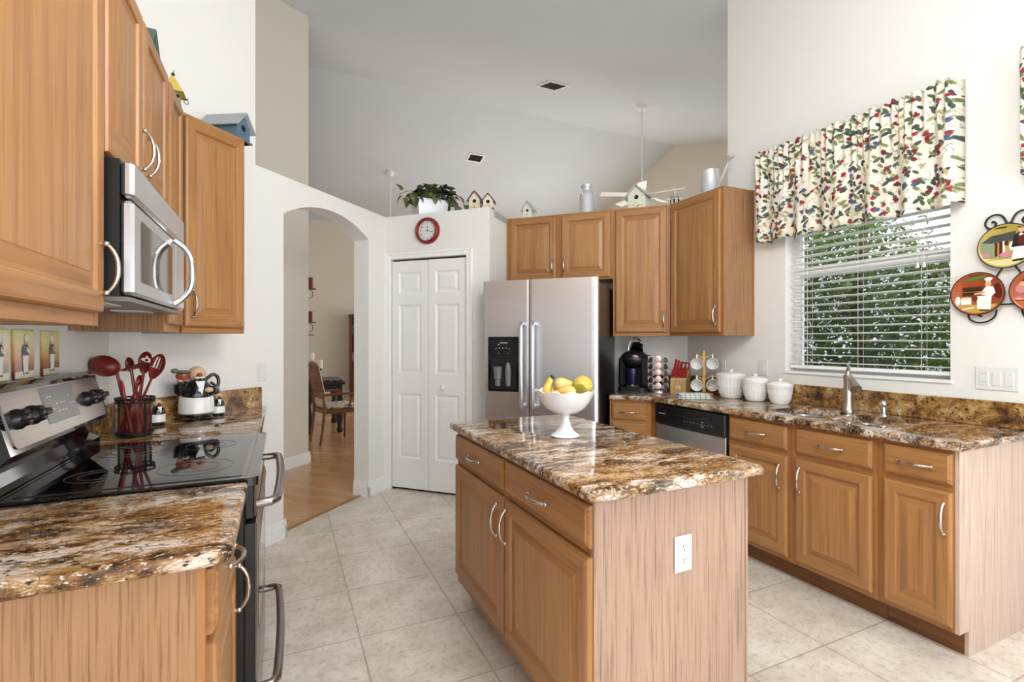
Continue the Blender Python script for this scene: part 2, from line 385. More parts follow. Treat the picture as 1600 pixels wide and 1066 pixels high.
# window wall with the opening
Y0, Y1, Z0, Z1 = 1.364, 2.294, 1.124, 2.42
def rw(mb, y0, y1, z0, z1, x0=WCX, x1=WCX+.15): mb.box(x0, y0, z0, x1, y1, z1)
p = MB(); rw(p, -2.6, Y0, 0, 4.2); rw(p, Y0, Y1, 0, Z0); rw(p, Y0, Y1, Z1, 4.2); rw(p, Y1, 2.781, 0, 4.2); rw(p, 2.781, 3.27, 0, 2.43)
struct('wall_right', p, WALL, label='window wall')
p = MB(); p.prism([(3.22, 2.75), (7.8, 6.78), (7.9, 6.68), (3.3, 2.63)], 0, 0, ztop=lambda x, y: zc(y)+.03); struct('wall_great_room', p, WALL)
p = MB(); p.prism([(7.72, 6.5), (7.72, 8.208), (7.72, 12.75), (7.84, 12.75), (7.84, 8.208), (7.84, 6.5)], 0, 6, ztop=lambda x, y: zc(y)+.05); struct('wall_gable', p, HALLW)
struct('wall_far', MB().box(-5, 12.6, 0, 7.84, 12.75, 4.5), HALLW)
struct('wall_dining', MB().prism([(.14, 5.95), (.24, 5.95), (.24, 12.6), (.14, 12.6)], 0, 4, ztop=lambda x, y: zc(y)+.03), HALLW)
struct('wall_hall', MB().prism([W(-3.93, 1.0), W(-3.93, 4.283), W(-4.05, 4.283), W(-4.05, 1.0)], 0, 4, ztop=lambda x, y: zc(y)+.03), HALLW)
bb([(W(-3.93, 1.5), W(-3.93, 4.30), S2, -S2)], 'baseboard_hall', 'white baseboard in the hall behind the arch')
bb([((.25, 12.6), (4, 12.6), 0, -1)], 'baseboard_far', 'white baseboard on the far wall')
struct('wall_outer', MB().box(-5.1, -2.6, 0, -5, 12.7, 4.9), WALL)
c = MB()
for P in ([(-5, -2.7), (3.32, -2.7), (3.32, 2.62), (7.84, 6.68), (7.84, 8.208), (-5, 8.208)], [(-5, 8.208), (7.84, 8.208), (7.84, 12.75), (-5, 12.75)]):
    n_ = len(P); c.add([(x, y, zc(y)) for x, y in P]+[(x, y, zc(y)+.1) for x, y in P], [tuple(range(n_)), tuple(range(2*n_-1, n_-1, -1))]+[(i, (i+1) % n_, n_+(i+1) % n_, n_+i) for i in range(n_)])
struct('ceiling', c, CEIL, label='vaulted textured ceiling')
# pantry bifold door
d1 = bpy.data.objects.new('door_1', None); COL.objects.link(d1); d1.location = UV(-2.545, 3.80); d1.rotation_euler = (0, 0, RD)
d1['kind'] = 'structure'; d1['label'] = 'white six panel bifold pantry door'; d1['category'] = 'door'
def panel_leaf(x0, x1, pans, t=.034):
    m = MB(); xs = sorted({x0, x1}); pw = .068
    zs = [.022]+[z for a_ in pans for z in a_]+[2.045]
    for i in range(0, len(zs), 2): m.box(x0, 0, zs[i], x1, t, zs[i+1])
    for z0, z1 in pans:
        m.box(x0, 0, z0, x0+pw, t, z1); m.box(x1-pw, 0, z0, x1, t, z1)
        R = [(x0+pw, x1-pw, z0, z1, 0)]
        for ins, y in ((.008, .006), (.016, .011), (.022, .011), (.046, .003), (.046, .003)):
            R.append((x0+pw+ins, x1-pw-ins, z0+ins, z1-ins, y))
        vs = []
        for a0, a1, b0, b1, y in R: vs += [(a0, y, b0), (a1, y, b0), (a1, y, b1), (a0, y, b1)]
        m.add(vs, [(i*4+j, i*4+(j+1) % 4, i*4+4+(j+1) % 4, i*4+4+j) for i in range(len(R)-1) for j in range(4)]+[(len(vs)-4, len(vs)-3, len(vs)-2, len(vs)-1)])
    return m
PN = [(.285, .865), (1.04, 1.655), (1.755, 1.945)]
panel_leaf(.006, .372, PN).build('door_leaf', DOORW, d1)
l2 = panel_leaf(.376, .742, PN).build('door_leaf', DOORW, d1)
MB().lathe([(.0001, .052), (.012, .05), (.019, .042), (.019, .034), (.012, .024), (.008, .014), (.008, 0)], 16, M=Matrix.Translation((.535, 0, .93)) @ Matrix.Rotation(pi/2, 4, 'X')).build('knob', DOORW, l2)
m = MB(); m.box(.003, .004, 0.004, .03, .03, .02); m.box(.012, .008, .0, .02, .016, .024); m.build('pivot_bracket', BLACKM, d1)
MB().box(0, .036, 0, .75, .05, 2.06).build('dark_gap', GAP, d1)
cs = MB()
for q in ((-.058, 0, 0, 2.122), (.75, .808, 0, 2.122), (0, .75, 2.062, 2.122)):
    x0, x1, z0, z1 = q
    cs.box(x0, -.028, z0, x1, -.010, z1, 0, .005)
    if z0: cs.box(x0, -.034, z0+.035, x1, -.028, z1, 0, .003)
    elif x0 < 0: cs.box(x0, -.034, z0, x0+.022, -.028, z1, 0, .003)
    else: cs.box(x1-.022, -.034, z0, x1, -.028, z1, 0, .003)
o = struct('trim_1', cs, TRIM, label='white casing around the pantry door'); o.location = d1.location; o.rotation_euler = d1.rotation_euler
# window 1
GLASS = mat('window_glass', 'ffffff', 0); t_ = NT(GLASS); tr_ = t_.n('ShaderNodeBsdfTransparent'); gl = t_.n('ShaderNodeBsdfGlossy'); gl.inputs['Roughness'].default_value = .02
mx = t_.n('ShaderNodeMixShader'); fr = t_.n('ShaderNodeFresnel'); fr.inputs[0].default_value = 1.3; t_.l(fr.outputs[0], mx.inputs[0]); t_.l(tr_.outputs[0], mx.inputs[1]); t_.l(gl.outputs[0], mx.inputs[2]); t_.l(mx.outputs[0], t_.out.inputs[0])
w1 = bpy.data.objects.new('window_1', None); COL.objects.link(w1); w1.location = (3.25, Y0, Z0); w1['kind'] = 'structure'; w1['label'] = 'white single hung window over the sink'; w1['category'] = 'window'
f = MB(); wW, wH = Y1-Y0, Z1-Z0
for q in ((0, 0, .035, wH), (wW-.035, 0, wW, wH), (.035, 0, wW-.035, .04), (.035, wH-.035, wW-.035, wH)): f.box(0, q[0], q[1], .05, q[2], q[3])
f.build('window_frame', TRIM, w1)
f = MB(); f.box(.004, .035, .655, .046, wW-.035, .70, 0, .004); f.box(-.006, .035, .694, .02, wW-.035, .712, 0, .003); f.build('meeting_rail', TRIM, w1)
MB().box(.022, .035, .04, .026, wW-.035, .655).build('pane', GLASS, w1)
SCR = mat('screened_glass', 'ffffff', 0); t_ = NT(SCR); tr_ = t_.n('ShaderNodeBsdfTransparent'); tr_.inputs[0].default_value = (.78, .79, .80, 1); t_.l(tr_.outputs[0], t_.out.inputs[0])
MB().box(.046, .035, .04, .048, wW-.035, .655).build('insect_screen', SCR, w1)
MB().box(.030, .035, .70, .034, wW-.035, wH-.035).build('pane', GLASS, w1)
MB().box(WCX-.012-3.25, -.008, -.012, -.0, wW+.008, .004).build('window_sill', TRIM, w1)

# ------------------------------------------------------------------ cabinet pieces (local: x along the face, y into the wall, z up)
def rings(m, x0, x1, z0, z1, prof, mats=(0, 1), hmax=.07, cap=0):
    vs = []
    for ins, y in prof: vs += [(x0+ins, y, z0+ins), (x1-ins, y, z0+ins), (x1-ins, y, z1-ins), (x0+ins, y, z1-ins)]
    for i in range(len(prof)-1):
        for j in range(4):
            m.add([vs[i*4+j], vs[i*4+(j+1) % 4], vs[i*4+4+(j+1) % 4], vs[i*4+4+j]], [(0, 1, 2, 3)], mats[1] if j in (0, 2) and prof[i][0] < hmax else mats[0])
    m.add(vs[-4:], [(0, 1, 2, 3)], cap); m.add(vs[:4], [(3, 2, 1, 0)], cap)
def pull(parent, x, z, axis='z', y=-.02, L=.128):
    m = MB(); P = []; R = []
    for i in range(15):
        t = -1+2*i/14; s_ = t*L/2; b = y-.010-.024*(1-abs(t)**2.6); P.append((x, b, z+s_) if axis == 'z' else (x+s_, b, z)); R.append(.0042+.0018*(1-t*t))
    m.tube(P, R, 8)
    for sg in (-1, 1):
        c_ = (x, y-.009, z+sg*L/2) if axis == 'z' else (x+sg*L/2, y-.009, z)
        m.ball(c_, .0078, 10, 6); m.tube([(c_[0], y, c_[2]), (c_[0], y-.009, c_[2])], .0055, 8)
    return m.build('handle', NICKEL, parent)
def door(root, x0, x1, z0, z1, hx=None, hz=None, t=.02):
    m = MB(); rings(m, x0, x1, z0, z1, [(0, 0), (0, -.011), (.004, -.017), (.011, -t), (.050, -t), (.054, -.0185), (.058, -.011), (.066, -.0095), (.096, -.0165), (.098, -.0178)])
    d = m.build('door', [OAK, OAKH], root)
    if hx is not None: pull(d, hx, hz)
    return d
def drawer(root, x0, x1, z0, z1, handle=True, t=.02):
    m = MB(); rings(m, x0, x1, z0, z1, [(0, 0), (0, -.010), (.005, -.0145), (.008, -.0155), (.013, -t)], (0, 0)); d = m.build('drawer', [OAKH], root)
    if handle: pull(d, (x0+x1)/2, (z0+z1)/2, 'x')
    return d
def carcass(root, w_, d, z0, z1, stiles, rails, toe=0, side=None):
    m = MB()
    m.box(0, .02, z0, w_, d, z1)
    m.build('cabinet_box', side or OAKE, root)
    f = MB()
    for x0, x1 in stiles: f.box(x0, 0, z0, x1, .02, z1)
    for a0, a1 in rails:
        xs = sorted(stiles)
        for i in range(len(xs)-1): f.box(xs[i][1], 0.0008, a0, xs[i+1][0], .02, a1, 1)
    f.build('face_frame', [OAKF, OAKH], root)
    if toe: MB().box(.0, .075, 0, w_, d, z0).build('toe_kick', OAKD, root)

# ---- island
isl = thing('kitchen_island', 'oak kitchen island with two drawers, two doors and a pale pink-toned end panel', 'cabinet', (.81, 2.40, 0), RW)
carcass(isl, 1.20, .60, .11, .876, [(0, .03), (.585, .635), (1.18, 1.20)], [(.11, .16), (.708, .735), (.856, .876)], 1)
door(isl, .008, .602, .155, .706, .568, .61); door(isl, .621, 1.212-.002, .155, .706, .655, .61)
drawer(isl, .008, .602, .733, .857); drawer(isl, .621, 1.21, .733, .857)
m = MB(); m.box(1.2005, .0, .095, 1.216, .612, .876); m.box(1.2005, .075, 0, 1.216, .612, .095); m.build('end_panel', OAKP, isl)
m = MB(); m.box(1.196, .612, 0, 1.219, .622, .876); m.build('trim_strip', OAKP, isl)
ist = tag(MB().slab(rounded([(.775, 1.145), (1.475, 1.145), (1.475, 2.44), (.775, 2.44)], .02), .876, .914, .013).build('countertop', GRAN), 'polished brown and cream granite countertop on the island', 'countertop')
def outlet(root, cx_, cz, kinds, vert=True):
    """wall plate with outlets / switches at local x, z, facing -y"""
    w_ = .07+.046*(len(kinds)-1)
    MB().box(cx_-w_/2, -.006, cz-.057, cx_+w_/2, 0, cz+.057, 0, .003).build('cover_plate', PLATEW, root)
    for i, k in enumerate(kinds):
        x = cx_+(i-(len(kinds)-1)/2)*.046
        if k == 'o':
            m = MB()
            for dz in (-.02, .02): m.lathe([(.0165, 0), (.0165, .0025), (.0155, .003)], 20, M=Matrix.Translation((x, -.006, cz+dz)) @ Matrix.Rotation(pi/2, 4, 'X'))
            r = m.build('receptacle', PLATEW, root)
            for dz in (-.02, .02):
                s_ = MB()
                for dx in (-.006, .006): s_.box(x+dx-.001, -.0094, cz+dz, x+dx+.001, -.0088, cz+dz+.009)
                s_.ball((x, -.009, cz+dz-.007), (.0025, .0006, .0025), 8, 6); s_.build('slots', GAP, r)
        else:
            MB().box(x-.0165, -.0085, cz-.033, x+.0165, -.005, cz+.033, 0, .002).build('rocker' if k == 's' else 'receptacle', PLATEW, root)
            if k == 'g':
                for dz in (-.02, .02):
                    s_ = MB()
                    for dx in (-.006, .006): s_.box(x+dx-.001, -.0092, cz+dz, x+dx+.001, -.0084, cz+dz+.008)
                    s_.build('slots', GAP, root)
    return root
outlet(thing('wall_outlet', 'white duplex outlet on the end panel of the island', 'outlet', (1.143, 1.1838, .662)), 0, 0, 'o')

# ---- sink wall run
sb = thing('base_cabinet', 'oak sink base cabinet with two drawer fronts and two doors under the window', 'cabinet', (2.542, 2.235, 0), RW)
carcass(sb, .858, .57, .11, .70, [(0, .03), (.385, .465), (.83, .858)], [(.11, .14), (.69, .70)], 1)
MB().box(0, .0, .70, .858, .019, .876).build('face_frame', OAKF, sb)
drawer(sb, .014, .402, .724, .858); drawer(sb, .452, .836, .724, .858)
door(sb, .014, .402, .135, .692, .366, .575); door(sb, .452, .836, .135, .692, .486, .585)
eb = thing('base_cabinet', 'narrow oak base cabinet with one drawer and one door at the right end', 'cabinet', (2.542, 1.375, 0), RW)
carcass(eb, .290, .57, .11, .876, [(0, .03), (.262, .290)], [(.11, .14), (.69, .727), (.856, .876)], 1)
drawer(eb, .026, .285, .727, .86); door(eb, .026, .285, .132, .697, .262, .585)
m = MB(); m.box(.2905, 0, .11, .305, .604, .876); m.box(.2905, .075, 0, .305, .604, .11); m.build('end_panel', oak('oak_washed_panel', 'cdb6a7', 'a18472', 'z', .42, 46, 7, .4, .7, .018, 170), eb)
cb = thing('base_cabinet', 'small oak drawer base beside the fridge under the coffee maker', 'cabinet', UV(-.605, 3.882), RD)
carcass(cb, .315, .60, .11, .876, [(0, .02), (.278, .315)], [(.11, .14), (.69, .72), (.845, .876)], 1)
drawer(cb, .018, .278, .722, .85); drawer(cb, .018, .278, .44, .702); drawer(cb, .018, .278, .14, .42)
MB().prism([W(-.2885, 3.884), (2.545, 2.903), (2.57, 2.903), W(-.2885, 3.905)], .1, .876).build('corner_filler', OAKF).parent = None
_cf = bpy.data.objects['corner_filler']; tag(_cf, 'oak corner filler strip between the drawer base and the dishwasher', 'cabinet')
# countertop with a double bowl cut-out
cpoly = rounded([(2.503, 1.045), (3.148, 1.045), (3.148, 3.196), W(-.609, 4.488), W(-.609, 3.845), (2.503, 3.845*sqrt(2)-2.503)], [.02, 0, 0, 0, .015, .03])
ct = MB().slab(cpoly, .876, .914, .013).build('countertop', GRAN)
tag(ct, 'granite countertop running under the window around the undermount sink', 'countertop')
BW = [(2.635, 1.735, 2.985, 2.065), (2.655, 1.435, 2.975, 1.700)]
for i, (x0, y0, x1, y1) in enumerate(BW):
    k = MB().prism(rounded([(x0, y0), (x1, y0), (x1, y1), (x0, y1)], .07, 6), .80, 1.0).build('cutter', GRAN)
    md = ct.modifiers.new('b', 'BOOLEAN'); md.operation = 'DIFFERENCE'; md.object = k; md.solver = 'EXACT'
    bpy.context.view_layer.update()
    me = bpy.data.meshes.new_from_object(ct.evaluated_get(bpy.context.evaluated_depsgraph_get())); ct.modifiers.clear(); ct.data = me; bpy.data.objects.remove(k)
bs = MB(); bs.box(3.126, 1.05, .914, 3.149, 3.17, 1.04, 0, .004); bs.prism([W(-.609, 4.487), W(-.045, 4.487), W(-.06, 4.465), W(-.609, 4.465)], .914, 1.04)
tag(bs.build('backsplash', GRANB), 'low granite backsplash behind the sink and around the corner to the fridge', 'backsplash')
snk = thing('kitchen_sink', 'stainless steel double bowl sink set under the granite below the window', 'sink', (2.81, 1.75, .70))
for x0, y0, x1, y1 in BW:
    m = MB(); P0 = rounded([(x0-2.81, y0-1.75), (x1-2.81, y0-1.75), (x1-2.81, y1-1.75), (x0-2.81, y1-1.75)], .07, 6); n = len(P0); vs = []
    pr = [(-.012, .1755), (.0, .1745), (.003, .16), (.012, .03), (.03, .012), (.06, .008), (.10, .006)]
    for ins, z in pr: vs += [(x, y, z) for x, y in inset(P0, ins)]
    m.add(vs, [(i*n+j, i*n+(j+1) % n, (i+1)*n+(j+1) % n, (i+1)*n+j) for i in range(len(pr)-1) for j in range(n)]+[tuple(range(len(vs)-n, len(vs)))], 0, True)
    b_ = m.build('bowl', SINKS, snk)
    MB().lathe([(.045, .009), (.04, .012), (.0001, .010)], 20, ((x0+x1)/2-2.81, (y0+y1)/2-1.75, 0)).build('drain', CHROME, b_)
fc = thing('faucet', 'brushed nickel pull-out faucet behind the sink', 'faucet', (3.045, 1.815, .914), radians(52))
m = MB(); m.lathe([(.030, 0), (.030, .012), (.026, .02), (.0235, .06), (.0225, .17), (.025, .20), (.023, .215), (.0001, .222)], 20); m.build('faucet_body', NICKEL, fc)
m = MB(); m.tube([(-.004, 0, .205), (-.03, 0, .196), (-.07, 0, .172), (-.105, 0, .140)], [.016, .018, .023, .031], 18); m.build('spout', NICKEL, fc)
m = MB(); m.tube([(.0, 0, .20), (.006, 0, .235), (-.012, 0, .262)], [.015, .013, .008], 10); m.build('lever', NICKEL, fc)
sd = thing('soap_dispenser', 'short chrome soap dispenser right of the faucet', 'dispenser', (3.06, 1.632, .914))
MB().lathe([(.020, 0), (.020, .006), (.013, .012), (.012, .045), (.017, .05), (.017, .075), (.010, .082), (.0001, .083)], 16).build('pump_body', CHROME, sd)
MB().tube([(0, 0, .066), (-.03, 0, .064), (-.042, 0, .058)], [.006, .006, .005], 8).build('nozzle', CHROME, sd)
# dishwasher
dw = thing('dishwasher', 'stainless dishwasher with black control panel between the oak base cabinets', 'dishwasher', (2.53, 2.895, 0), RW)
MB().box(.005, .03, .1, .65, .56, .87).build('tub', BLACKM, dw)
MB().box(.008, -.004, .115, .652, .03, .722, 0, .006).build('door_panel', STEEL, dw)
cp = MB(); cp.box(.008, -.014, .726, .652, .03, .868, 0, .008).build('control_panel', BLACKP, dw)
cp = [o for o in dw.children if o.name.startswith('control_panel')][0]
m = MB(); m.tube([(.12, -.012, .826), (.2, -.017, .812), (.33, -.02, .806), (.46, -.017, .812), (.54, -.012, .826)], .011, 8); m.build('handle', BLACKP, dw)
m = MB(); m.box(.05, -.0148, .800, .12, -.0138, .806)
for i in range(9): m.box(.30+.03*i, -.0148, .775, .312+.03*i, -.0138, .7785)
for z in (.757, .7655, .79): m.box(.455, -.0148, z, .48, -.0138, z+.003)
m.build('markings', mat('grey_print', 'a9a9a9', .5), cp)
MB().box(.008, .04, 0, .652, .08, .11).build('toe_plate', BLACKM, dw)
MB().box(.652, -.002, .115, .657, .03, .868).build('side_trim', BLACKM, dw)

# ---- left run
lb = thing('base_cabinet', 'oak base cabinet with wide grained side panel in the near left corner', 'cabinet', (-.145, 1.18, 0), RL)
carcass(lb, .49, .60, .11, .876, [(0, .022), (.46, .49)], [(.11, .14), (.69, .72), (.856, .876)], 1)
MB().box(-.010, .014, 0, -.0005, .604, .876).build('end_panel', OAKE, lb); MB().box(-.012, -.001, .11, 0, .014, .876).build('edge_strip', OAKF, lb)
drawer(lb, .012, .478, .722, .858); door(lb, .012, .478, .135, .702, .44, .62)
tag(MB().slab(rounded([(-.095, 1.145), (-.095, 1.668), (-.745, 1.668), (-.745, 1.145)], [.045, .01, 0, 0]), .876, .914, .013).build('countertop', GRAN), 'granite countertop slab in front of the stove at the lower left', 'countertop')
fb = thing('base_cabinet', 'oak base cabinet beyond the stove, mostly hidden behind it', 'cabinet', (-.145, 2.47, 0), RL)
m = MB(); m.prism([(0, 0.02), (.98, .02), (.43, .59), (0, .59)], .11, .876); m.build('cabinet_box', OAKE, fb)
MB().box(0, 0, .11, .98, .02, .876).build('face_frame', OAKF, fb)
drawer(fb, .03, .48, .722, .858); drawer(fb, .50, .95, .722, .858); door(fb, .03, .48, .135, .702, .44, .61); door(fb, .50, .95, .135, .702, .54, .61)
fct = MB().slab(rounded([(-.095, 2.468), (-.095, 3.553), (-.745, 2.905), (-.745, 2.468)], [.01, 0, 0, 0]), .876, .914, .010).build('countertop', GRAN)
tag(fct, 'granite corner countertop beyond the stove', 'countertop')
m = MB(); m.prism([W(-2.598, 1.56), W(-2.598, 2.40), W(-2.575, 2.40), W(-2.575, 1.55)], .914, 1.04); m.box(-.748, 2.468, .914, -.726, 2.875, 1.04); tag(m.build('backsplash', GRANB), 'low granite backsplash behind the ceramic chefs', 'backsplash')

# range
rg = thing('stove', 'black and stainless freestanding electric range with smooth glass cooktop', 'stove', (-.085, 1.676, 0), RL)   # local x 0..0.775, y 0..0.655
rW = .775
m = MB(); m.box(.004, .02, .04, rW-.004, .655, .895, 0, .004); m.build('range_body', BLACKM, rg)
m = MB(); m.box(.004, -.006, .30, rW-.004, .02, .78); m.box(.006, -.012, .30, rW-.006, -.0055, .78, 1, .003)
dr = m.build('oven_door', [BLACKM, STEELD], rg)
MB().box(.12, -.0135, .40, rW-.12, -.0115, .66, 0, .0008).build('oven_window', BLACK, dr)
def bar(z, name='oven_handle', par=None):
    m = MB(); P = [(.05, -.004, z), (.05, -.05, z+.004), (.07, -.066, z+.006), (.12, -.07, z+.008)]+[(.12+(rW-.24)*i/8, -.07-.006*sin(pi*i/8), z+.008) for i in range(1, 8)]+[(rW-.12, -.07, z+.008), (rW-.07, -.066, z+.006), (rW-.05, -.05, z+.004), (rW-.05, -.004, z)]
    m.tube(P, .0145, 10); return m.build('handle', STEELD, par)
bar(.825, par=dr)
m = MB(); m.box(.004, -.006, .06, rW-.004, .02, .285); m.box(.006, -.012, .06, rW-.006, -.0055, .285, 1, .003); dd = m.build('warming_drawer', [BLACKM, STEELD], rg); bar(.25, par=dd)
m = MB(); m.box(.003, -.004, .795, rW-.003, .02, .895, 0, .003); m.box(.006, -.010, .80, rW-.006, -.0035, .892, 1, .003); m.build('front_trim', [BLACKM, STEELD], rg)
m = MB(); m.prism(rounded([(-.004, -.018), (rW+.002, -.018), (rW+.002, .57), (-.004, .57)], [.03, .03, .01, .01]), .895, .922); m.build('cooktop_frame', BLACK, rg)
cg = MB().prism(rounded([(.028, .030), (rW-.028, .030), (rW-.028, .555), (.028, .555)], .012), .922, .9245).build('glass_top', GLASSB, rg)
for (x, y, r) in ((.20, .17, .105), (.57, .17, .085), (.20, .42, .08), (.57, .42, .105)):
    for rr in (r, r*.62): m = MB(); m.tube([(x+rr*cos(2*pi*i/40), y+rr*sin(2*pi*i/40), .9246) for i in range(40)], .0008, 4, closed=True); m.build('burner_ring', mat('burner_print', '4a4a4a', .3), cg)
m = MB(); m.box(.03, .016, .9225, rW-.03, .03, .9248); m.build('front_bezel', STEELD, rg)
# backguard
m = MB(); pts = [(.572, .905), (.572, .955), (.605, .975), (.545, 1.035), (.590, 1.205), (.612, 1.215), (.655, 1.205), (.655, .905)]
def yz(m_, pts_, x0, x1, mt=0):
    n_ = len(pts_); m_.add([(x0, y, z) for y, z in pts_]+[(x1, y, z) for y, z in pts_], [tuple(range(n_)), tuple(range(2*n_-1, n_-1, -1))]+[(i, (i+1) % n_, n_+(i+1) % n_, n_+i) for i in range(n_)], mt)
yz(m, pts, .0, rW); bg = m.build('backguard', BLACK, rg)
sl = math.atan2(.045, .17); Mb = Matrix.Translation((0, .545, 1.035)) @ Matrix.Rotation(-sl, 4, 'X')   # panel plane: local z up the slope, -y outward
LB = sqrt(.045**2+.17**2)
m = MB(); m.add([(x, -.003, z) for x, z in rounded([(.03, .012), (rW-.02, .012), (rW-.02, LB-.012), (.03, LB-.012)], .02)]+[(x, 0, z) for x, z in rounded([(.03, .012), (rW-.02, .012), (rW-.02, LB-.012), (.03, LB-.012)], .02)], [], 0)
P_ = rounded([(.03, .012), (rW-.02, .012), (rW-.02, LB-.012), (.03, LB-.012)], .02); n_ = len(P_)
m = MB(); m.add([(x, -.003, z) for x, z in P_]+[(x, .001, z) for x, z in P_], [tuple(range(n_))]+[(i, (i+1) % n_, n_+(i+1) % n_, n_+i) for i in range(n_)], 0, False, Mb)
cpn = m.build('control_panel', STEELD, bg)
m = MB(); m.box(.26, -.0045, .045, .505, -.002, .158, 0, .001, Mb); m.build('display', GREYP, cpn)
m = MB()
for (x, z) in ((.29, .125), (.31, .125), (.29, .085), (.31, .085), (.345, .1), (.375, .075), (.40, .075), (.375, .1), (.40, .1), (.445, .09), (.47, .09), (.445, .115), (.345, .075)): m.box(x, -.0052, z, x+.012, -.0044, z+.004, 0, 0, Mb)
m.box(.37, -.0036, .026, .44, -.0029, .032, 0, 0, Mb); m.build('markings', mat('silver_print', 'c9c7c4', .5), cpn)
for x in (.085, .175, .60, .69):
    m = MB(); K = Mb @ Matrix.Translation((x, -.003, .088)) @ Matrix.Rotation(pi/2, 4, 'X')
    m.lathe([(.028, 0), (.028, .006), (.024, .012), (.022, .026), (.019, .028)], 20, M=K); m.box(-.023, -.010, .010, .023, .010, .040, 0, .004, K); m.build('knob', BLACKP, bg)

# upper cabinets on the left
u1 = thing('wall_cabinet', 'tall oak wall cabinet nearest the camera at the upper left', 'cabinet', (-.445, .865, 0), RL)
carcass(u1, .78, .30, 1.372, 2.44, [(0, .05), (.75, .78)], [(1.372, 1.41), (2.41, 2.44)]); door(u1, .06, .76, 1.405, 2.42, .735, 1.52)
u2 = thing('wall_cabinet', 'short oak two door wall cabinet above the microwave', 'cabinet', (-.445, 1.648, 0), RL)
carcass(u2, .782, .30, 1.828, 2.44, [(0, .03), (.36, .40), (.752, .782)], [(1.828, 1.86), (2.41, 2.44)])
door(u2, .012, .372, 1.842, 2.42, .345, 1.965); door(u2, .390, .768, 1.842, 2.42, .418, 1.965)
u3 = thing('wall_cabinet', 'narrow oak wall cabinet between the microwave and the angled corner cabinet', 'cabinet', (-.445, 2.432, 0), RL)
carcass(u3, .345, .30, 1.372, 2.44, [(0, .04), (.31, .345)], [(1.372, 1.41), (2.41, 2.44)]); door(u3, .042, .315, 1.405, 2.42)
u4 = thing('wall_cabinet', 'oak wall cabinet set at an angle beside the blue birdhouse end, left of the archway', 'cabinet', UV(-2.312, 1.684), RC)
u4['label'] = 'single door oak wall cabinet set at an angle left of the archway'
carcass(u4, .352, .284, 1.372, 2.44, [(0, .02), (.33, .352)], [(1.372, 1.41), (2.41, 2.44)]); door(u4, .006, .342, 1.402, 2.424, .036, 1.515)
# microwave
mw = thing('microwave', 'stainless over-the-range microwave with curved bow handle above the stove', 'microwave', (-.40, 1.655, 1.44), RL)
mL, mH = .755, .386
m = MB(); m.box(0, .002, .012, mL, .345, mH); m.build('microwave_body', BLACKM, mw)
m = MB(); m.box(.0, -.03, .018, .575, .0, .275, 0, .008); md_ = m.build('microwave_door', STEEL, mw)
MB().box(.075, -.0325, .06, .50, -.0295, .235, 0, .001).build('door_window', mat('mirror_glass', '5d5754', .05, .75), md_)
m = MB(); m.box(.0, -.03, .283, mL, .0, mH, 0, .01); m.build('vent_grille', STEEL, mw)
m = MB(); m.box(.579, -.03, .018, mL, .0, .275, 0, .008); m.build('control_panel', STEEL, mw)
m = MB(); P = []
for i in range(21):
    t = -1+2*i/20; P.append((.53, -.034-.055*(1-abs(t)**3.2), .148+t*.118))
m.tube(P, .0115, 10); m.build('handle', CHROME, md_)
m = MB(); m.box(.0, -.02, .0, mL, .345, .012); m.build('underside', GREYP, mw)
for x in (.08, .5): MB().box(x, .05, -.003, x+.14, .15, .0005).build('lamp_lens', PLATEW, mw)

# upper cabinets on the fridge wall and corner
f1 = thing('wall_cabinet', 'short oak two door wall cabinet above the refrigerator', 'cabinet', UV(-1.598, 4.19), RD)
carcass(f1, .972, .295, 1.858, 2.44, [(0, .06), (.46, .545), (.945, .972)], [(1.858, 1.89), (2.41, 2.44)])
door(f1, .050, .478, 1.872, 2.425, .452, 1.985); door(f1, .530, .950, 1.872, 2.425, .556, 1.985)
f2 = thing('wall_cabinet', 'tall single door oak wall cabinet right of the refrigerator', 'cabinet', UV(-.626, 4.19), RD)
carcass(f2, .458, .295, 1.372, 2.44, [(0, .03), (.425, .458)], [(1.372, 1.41), (2.41, 2.44)]); door(f2, .022, .434, 1.402, 2.425, .408, 1.505)
f3 = thing('wall_cabinet', 'oak wall cabinet with exposed side panel at the corner left of the window', 'cabinet', (2.845, 3.08, 0), RW)
m = MB(); m.prism([(0, .02), (.53, .02), (.53, .302), (.0, .302)], 1.372, 2.44); m.build('cabinet_box', OAKE, f3)
m = MB(); m.box(0, 0, 1.372, .03, .02, 2.44); m.box(.50, 0, 1.372, .53, .02, 2.44); m.box(.03, .0008, 1.372, .5, .02, 1.41, 1); m.box(.03, .0008, 2.41, .5, .02, 2.44, 1); m.build('face_frame', [OAKF, OAKH], f3)
MB().box(.5305, -.001, 1.372, .536, .29, 2.44).build('end_panel', OAKE, f3); MB().box(.5305, .29, 1.372, .540, .304, 2.44).build('scribe_strip', OAKF, f3)
door(f3, .018, .512, 1.395, 2.425, .482, 1.515)

